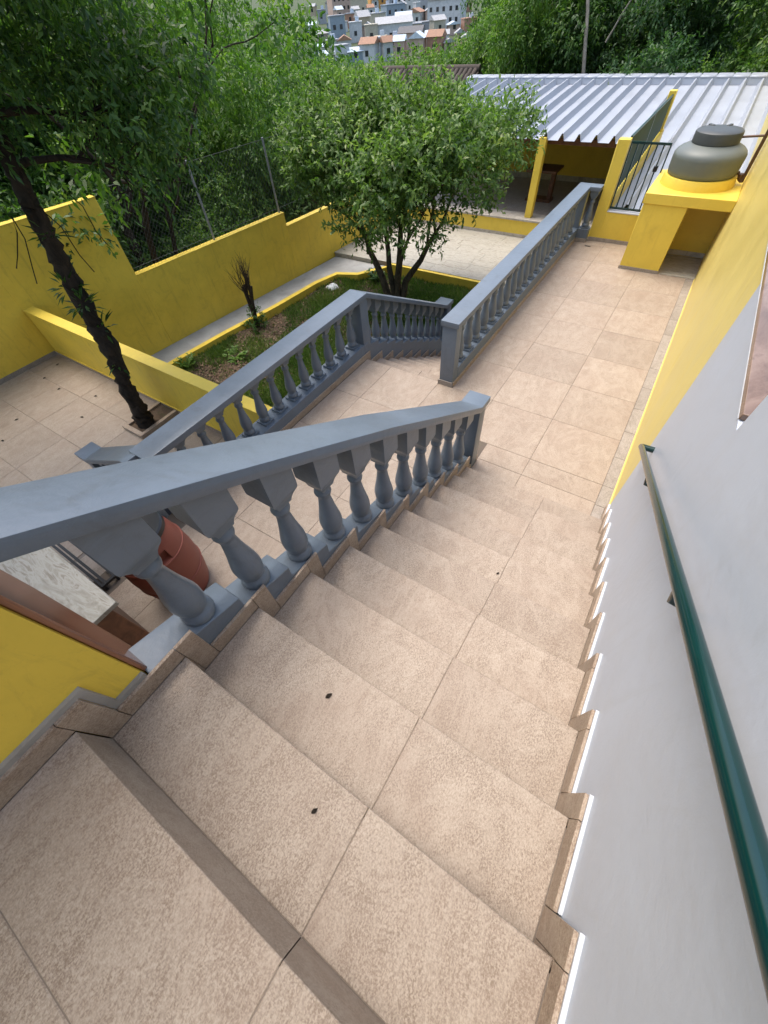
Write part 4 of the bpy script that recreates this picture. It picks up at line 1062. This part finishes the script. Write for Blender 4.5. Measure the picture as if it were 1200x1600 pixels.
# ------------------------------------------------------------------ distant houses on the hillside
K = 2.3; CX, CY, CZ = .386, -3.096, 2.974
HS = [
 (-56.8, 72.7, -.5, 2.1, 1.5, 'hblue', 'flat', 'blue-grey block of a house at the left of the distant houses'),
 (-76.8, 107.6, .3, 2.9, 2.0, 'hcream', 'rorange', 'distant cream house with orange roof at the top of the hillside'),
 (-68.4, 92.7, -.4, 1.7, 1.1, 'hbrick', 'flat', 'small raw brick house on the distant hillside'),
 (-56.5, 79.2, -1.1, 1.8, 1.7, 'hbeige', 'rgrey', 'narrow beige house on the distant hillside'),
 (-59.2, 87.0, -.8, 2.6, 1.4, 'hcream', 'flat', 'cream flat-roofed house above the white one'),
 (-48.1, 75.1, -1.6, 4.8, 1.6, 'hwhite', 'rgrey', 'wide white gabled house in the middle of the distant houses'),
 (-53.0, 86.2, -1.1, 2.4, 1.3, 'hwhite', 'rblue', 'white house with pale blue sheet roof on the hillside'),
 (-70.2, 117.8, -.1, 4.3, 2.2, 'hpale', 'flat', 'large pale building at the top of the distant hillside'),
 (-62.9, 98.8, -.1, 3.4, 1.3, 'hblue', 'flat', 'long blue-grey house behind the cream one'),
 (-56.7, 102.5, -1.1, 3.2, 3.3, 'hgrey', 'flat', 'tall grey building right of the distant houses'),
 (-47.2, 90.5, -1.1, 5.1, 2.5, 'hwhite', 'rgrey', 'white gabled house at the right of the distant houses'),
 (-39.8, 66.1, -1.8, 2.8, 1.3, 'hpink', 'rdark', 'pinkish house with dark gable roof lowest on the hillside'),
 (-41.8, 62.5, -2.0, 1.8, 1.3, 'hblue', 'flat', 'low blue-grey building just above the bushes'),
 (-81.5, 122.6, 1.0, 4.2, 1.6, 'horange', 'flat', 'orange painted building on the distant ridge'),
 (-49.8, 71.6, -1.4, 1.7, 1.4, 'hcream', 'flat', 'narrow cream house left of the white gabled one'),
 (-55.2, 94.2, -1.0, 2.3, 1.3, 'hpale', 'rorange', 'pale house with small orange roof beside the tall grey building'),
 (-83.2, 109.2, .7, 4.0, 2.4, 'hpink', 'rdark', 'pink house with dark roof at the left top of the hillside'),
 (-78.8, 124.3, .5, 2.7, 1.6, 'hwhite', 'flat', 'small white house on the distant ridge'),
 (-55.1, 75.2, -1.3, 1.8, 1.5, 'hwhite', 'flat', 'small white flat house left of the cream one'),
 (-48.4, 84.2, -1.5, 1.8, 1.0, 'hgrey', 'flat', 'small grey house below the right white gabled house'),
]
g = np.random.default_rng(881)
_wn = dict(hwhite='white', hcream='cream', hbeige='beige', hpale='pale', hgrey='grey', hblue='blue-grey', hpink='pink', hbrick='brick')
_rn = dict(flat='flat', rgrey='grey', rorange='orange', rblue='bluish')
_cols = ('right end', 'beside right end', 'near right end', 'right half', 'right of centre', 'left of centre', 'left half', 'near left end', 'beside left end', 'left end')
_rows = ('lowest row', 'second row', 'third row', 'fourth row', 'fifth row', 'top row')
for r_, d_ in enumerate((74, 84, 97, 112, 128, 146)):
    for c_ in range(10):
        az = R(25.0+1.5*c_+.7*(r_ % 2)+g.uniform(-.3, .3)); wm = list(_wn)[int(g.integers(8))]; rm = ('flat', 'rgrey', 'rorange', 'flat', 'rgrey', 'rblue')[int(g.integers(6))]
        zt = float(terrain_z(np.array(-math.sin(az)*d_*2.3), np.array(math.cos(az)*d_*2.3)))
        HS.append((CX-math.sin(az)*d_, CY+math.cos(az)*d_, CZ+(zt+.3-CZ)/2.3, g.uniform(1.1, 1.9), g.uniform(.8, 1.4), wm, rm, '%s house with %s roof, %s of the %s on the distant hillside' % (_wn[wm], _rn[rm], _cols[c_], _rows[r_])))
g = np.random.default_rng(88)
for (x, y, z, w_, h_, wm, rm, lab) in HS:
    x = CX+(x-CX)*K; y = CY+(y-CY)*K; z = CZ+(z-CZ)*K; w_ *= K*1.08; h_ *= K*1.1; dep = w_*g.uniform(.7, 1.0)
    o = thing('distant_house', lab, 'house', (x, y, z), 'houses on the distant hillside')
    yaw = math.atan2(-(x-CX), y-CY)+g.uniform(-.45, .45)
    a = w_/2; b = dep/2
    def hb(nm, x0, x1, y0, y1, z0, z1, mt, par):
        vv = [(p, q, r) for r in (z0, z1) for q in (y0, y1) for p in (x0, x1)]
        me = bpy.data.meshes.new(nm); me.from_pydata(vv, [], [(0, 2, 3, 1), (4, 5, 7, 6), (0, 1, 5, 4), (2, 6, 7, 3), (0, 4, 6, 2), (1, 3, 7, 5)]); me.update(); me.materials.append(M[mt])
        q = bpy.data.objects.new(nm, me); COL.objects.link(q); q.parent = par; return q
    hb('wall', -a, a, -b, b, -9, h_, wm, o)
    if rm == 'flat':
        hb('roof', -a-.15, a+.15, -b-.15, b+.15, h_+.01, h_+.25, wm if g.random() < .5 else 'hgrey', o)
        if g.random() < .6: hb('water_box', -.6+a*.3, .6+a*.3, -.6, .6, h_+.26, h_+1.3, 'rblue', o)
    else:
        e = h_*.32
        vv = [(-a-.3, -b-.4, h_-.1), (a+.3, -b-.4, h_-.1), (a+.3, b+.4, h_-.1), (-a-.3, b+.4, h_-.1)]
        if g.random() < .5: vv += [(-a-.3, 0, h_+e), (a+.3, 0, h_+e)]; fa = [(0, 1, 5, 4), (2, 3, 4, 5), (0, 4, 3), (1, 2, 5), (3, 2, 1, 0)]
        else: vv += [(0, -b-.4, h_+e), (0, b+.4, h_+e)]; fa = [(0, 4, 5, 3), (1, 2, 5, 4), (0, 1, 4), (2, 3, 5), (3, 2, 1, 0)]
        me = bpy.data.meshes.new('roof'); me.from_pydata(vv, [], fa); me.update(); me.materials.append(M[rm]); q = bpy.data.objects.new('roof', me); COL.objects.link(q); q.parent = o
    nwin = max(1, int(w_/2.4))
    for fl in range(max(1, int(h_/2.6))):
        for i in range(nwin):
            xc = -a+w_*(i+.5)/nwin+g.uniform(-.2, .2); zc = .9+2.6*fl
            if zc+1.1 < h_: hb('window', xc-.5, xc+.5, -b-.05, -b+.02, zc, zc+1.1, 'glass', o)
    o.rotation_euler = (0, 0, yaw)
